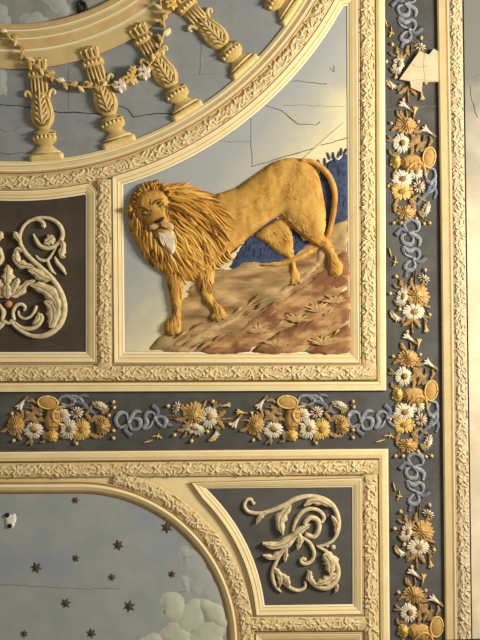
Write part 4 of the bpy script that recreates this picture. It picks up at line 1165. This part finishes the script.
# bows
fl('bow', 'ribbon_bow', 'slate blue bow next to the bouquet', 'bow', 410, 232,
   f_ribbon([([(408, 232), (404, 224), (411, 219.5), (418, 223), (418, 230), (412, 232)], 2.0), ([(409, 233), (402, 236), (404, 243), (411, 244), (413, 238), (410, 234)], 2.0), ([(410, 233), (416, 236), (420, 240), (419, 246)], [1.6, 2.2, 2, 1.2])],
            [([(408, 232), (402, 229), (399, 231), (395.5, 235)], [1.8, 2, 2, 2.6])], (409.5, 233)))
fl('bow', 'ribbon_bow', 'slate blue bow next to the posy', 'bow', 414, 258,
   f_ribbon([([(413, 258), (405, 254), (403, 247), (409, 251), (415, 249), (419, 252), (418, 258), (414, 259)], 1.9), ([(413, 259), (407, 263), (405, 268), (412, 270), (415, 264), (413, 260)], 2.0)],
            [([(414, 259), (419, 262), (423, 260), (426, 256.5)], [1.8, 2, 2.2, 2.4]), ([(410, 268), (407, 272), (405.5, 277)], [1.8, 2, 1.8])], (413.5, 259)))
fl('bow', 'sprig', 'tiny yellow sprig left of the bows', 'sprig', 393, 257, f_leaf([([(389, 248), (390, 252), (391.5, 257)], .8), ([(393, 266), (395.5, 262), (395, 256)], .8), ([(396, 262), (398, 263)], .7), ([(393, 261), (395.5, 263)], .6)], PYE))
fl('bow', 'sprig', 'thin twin stems between bow and posy', 'sprig', 413.5, 275, f_leaf([([(414, 266), (413.5, 274), (412, 283)], .6), ([(416, 268), (415.5, 275), (415, 284)], .6)], STEM))

spots = {
    'posy': [(('v', 0, 0), 'middle posy of the right border'), (('v', -4, -232), 'top posy of right border by bare plaster'), (('v', 4.5, 235), 'lower posy of the right border'), (('h', -102, 831), 'posy in the horizontal border')],
    'bq': [(('v', 0, 0), 'upper bouquet of the right border'), (('v', 2, 233), 'corner bouquet of the right border'), (('v', 7.5, 469), 'bottom bouquet of the right border'), (('h', -109.5, 831.5), 'left bouquet of the horizontal border'), (('h', 130, 831), 'right bouquet of the horizontal border')],
    'bow': [(('v', 0, 0), 'upper bouquet of the right border'), (('v', -4, -229), 'top posy of the right border'), (('v', 4, 234), 'corner bouquet of the right border'), (('h', -104, 831.5), 'left bouquet of the horizontal border'), (('h', 128, 831), 'right bouquet of the horizontal border')],
}
import re
TURN = {' at outer left': ' at outer bottom', ' at upper left': ' at lower left', ' at lower left': ' at lower right', ' at lower right': ' at upper right', ' at left': ' at bottom', ' at the right': ' at the top',
        ' left of ': ' below ', ' right of ': ' above ', ' under ': ' right of ', ' below ': ' right of ', ' above ': ' left of '}
def turned(t):
    # the border along the picture's width is the same pattern turned a quarter
    return re.sub('|'.join(sorted(TURN, key=len, reverse=True)), lambda m: TURN[m.group(0)], t)
PP = np.array(pp)
grpname = {'flower': 'flowers of the painted border', 'bud': 'flower buds of the painted border', 'leaves': 'leaf sprigs of the painted border', 'bow': 'ribbon bows of the painted border',
           'sprig': 'thin sprigs of the painted border', 'basket': 'baskets of the painted border', 'ribbon': 'trailing ribbons of the painted border'}
for gname, name, desc, cat, u, v, fn in MOTIF:
    root = None
    for (kind, a, b), where in spots[gname]:
        if kind == 'v': uu, vv, rt = u + a, v + b, 0
        else: uu, vv, rt = v + a, b - u, -PI / 2
        if uu < -4 or vv < -4 or vv > 643: continue
        dd, ins = dist_poly(np.array([(uu, vv)]), pp)
        if ins[0]: continue
        # corner: the last horizontal bows stop before the vertical border
        near = {'posy': 'in ', 'bq': 'in ', 'bow': 'by '}[gname]
        d2 = turned(desc) if kind == 'h' else desc
        lab = d2 + ' ' + near + where
        if name == 'ribbon_bow':
            if b == -229: lab = 'slate blue bow at the very top of the right border' if 'bouquet' in desc else 'slate blue bow just above the top posy of right border'
            else: lab = ('slate blue ribbon bow directly beside the ' if 'bouquet' in desc else 'slate blue ribbon bow one farther out from the ') + where
        if root is None:
            root = thing(name, lab, cat, u, v, grpname[cat])
            fn(root)
            root.location = W(uu, vv); root.rotation_euler = (0, 0, rt)
        else:
            dup(root, uu, vv, rt, lab)

# ------------------------------------------------------------------ light: daylight from tall windows on the right, sky fill
def area(name, loc, target, sx, sy, power, color):
    l = bpy.data.lights.new(name, 'AREA'); l.shape = 'RECTANGLE'; l.size = sx; l.size_y = sy; l.energy = power; l.color = color
    o = bpy.data.objects.new(name, l); COL.objects.link(o); o.location = loc
    o.rotation_euler = (Vector(target) - Vector(loc)).to_track_quat('-Z', 'Y').to_euler()
    return o
area('window_daylight', (4.4, -1.15, H - 2.5), (0, 0, H), 1.0, 1.3, 430, (1.0, .95, .86))
w = bpy.data.worlds.new('World'); SC.world = w; w.use_nodes = True
w.node_tree.nodes['Background'].inputs[0].default_value = (1.0, .93, .80, 1)
w.node_tree.nodes['Background'].inputs[1].default_value = .28

# ------------------------------------------------------------------ camera on the floor below, looking straight up
cam = bpy.data.cameras.new('Camera'); co = bpy.data.objects.new('Camera', cam); COL.objects.link(co)
co.location = (0, 0, H - 6.0); co.rotation_euler = (PI, 0, 0)
cam.sensor_fit = 'VERTICAL'; cam.sensor_height = 24
cam.lens = 24 * 6.0 / (640 * S)
cam.clip_end = 50
SC.camera = co
SC.view_settings.view_transform = 'Standard'; SC.view_settings.look = 'None'
SC.view_settings.gamma = 1; SC.view_settings.exposure = 0; SC.view_settings.use_curve_mapping = False
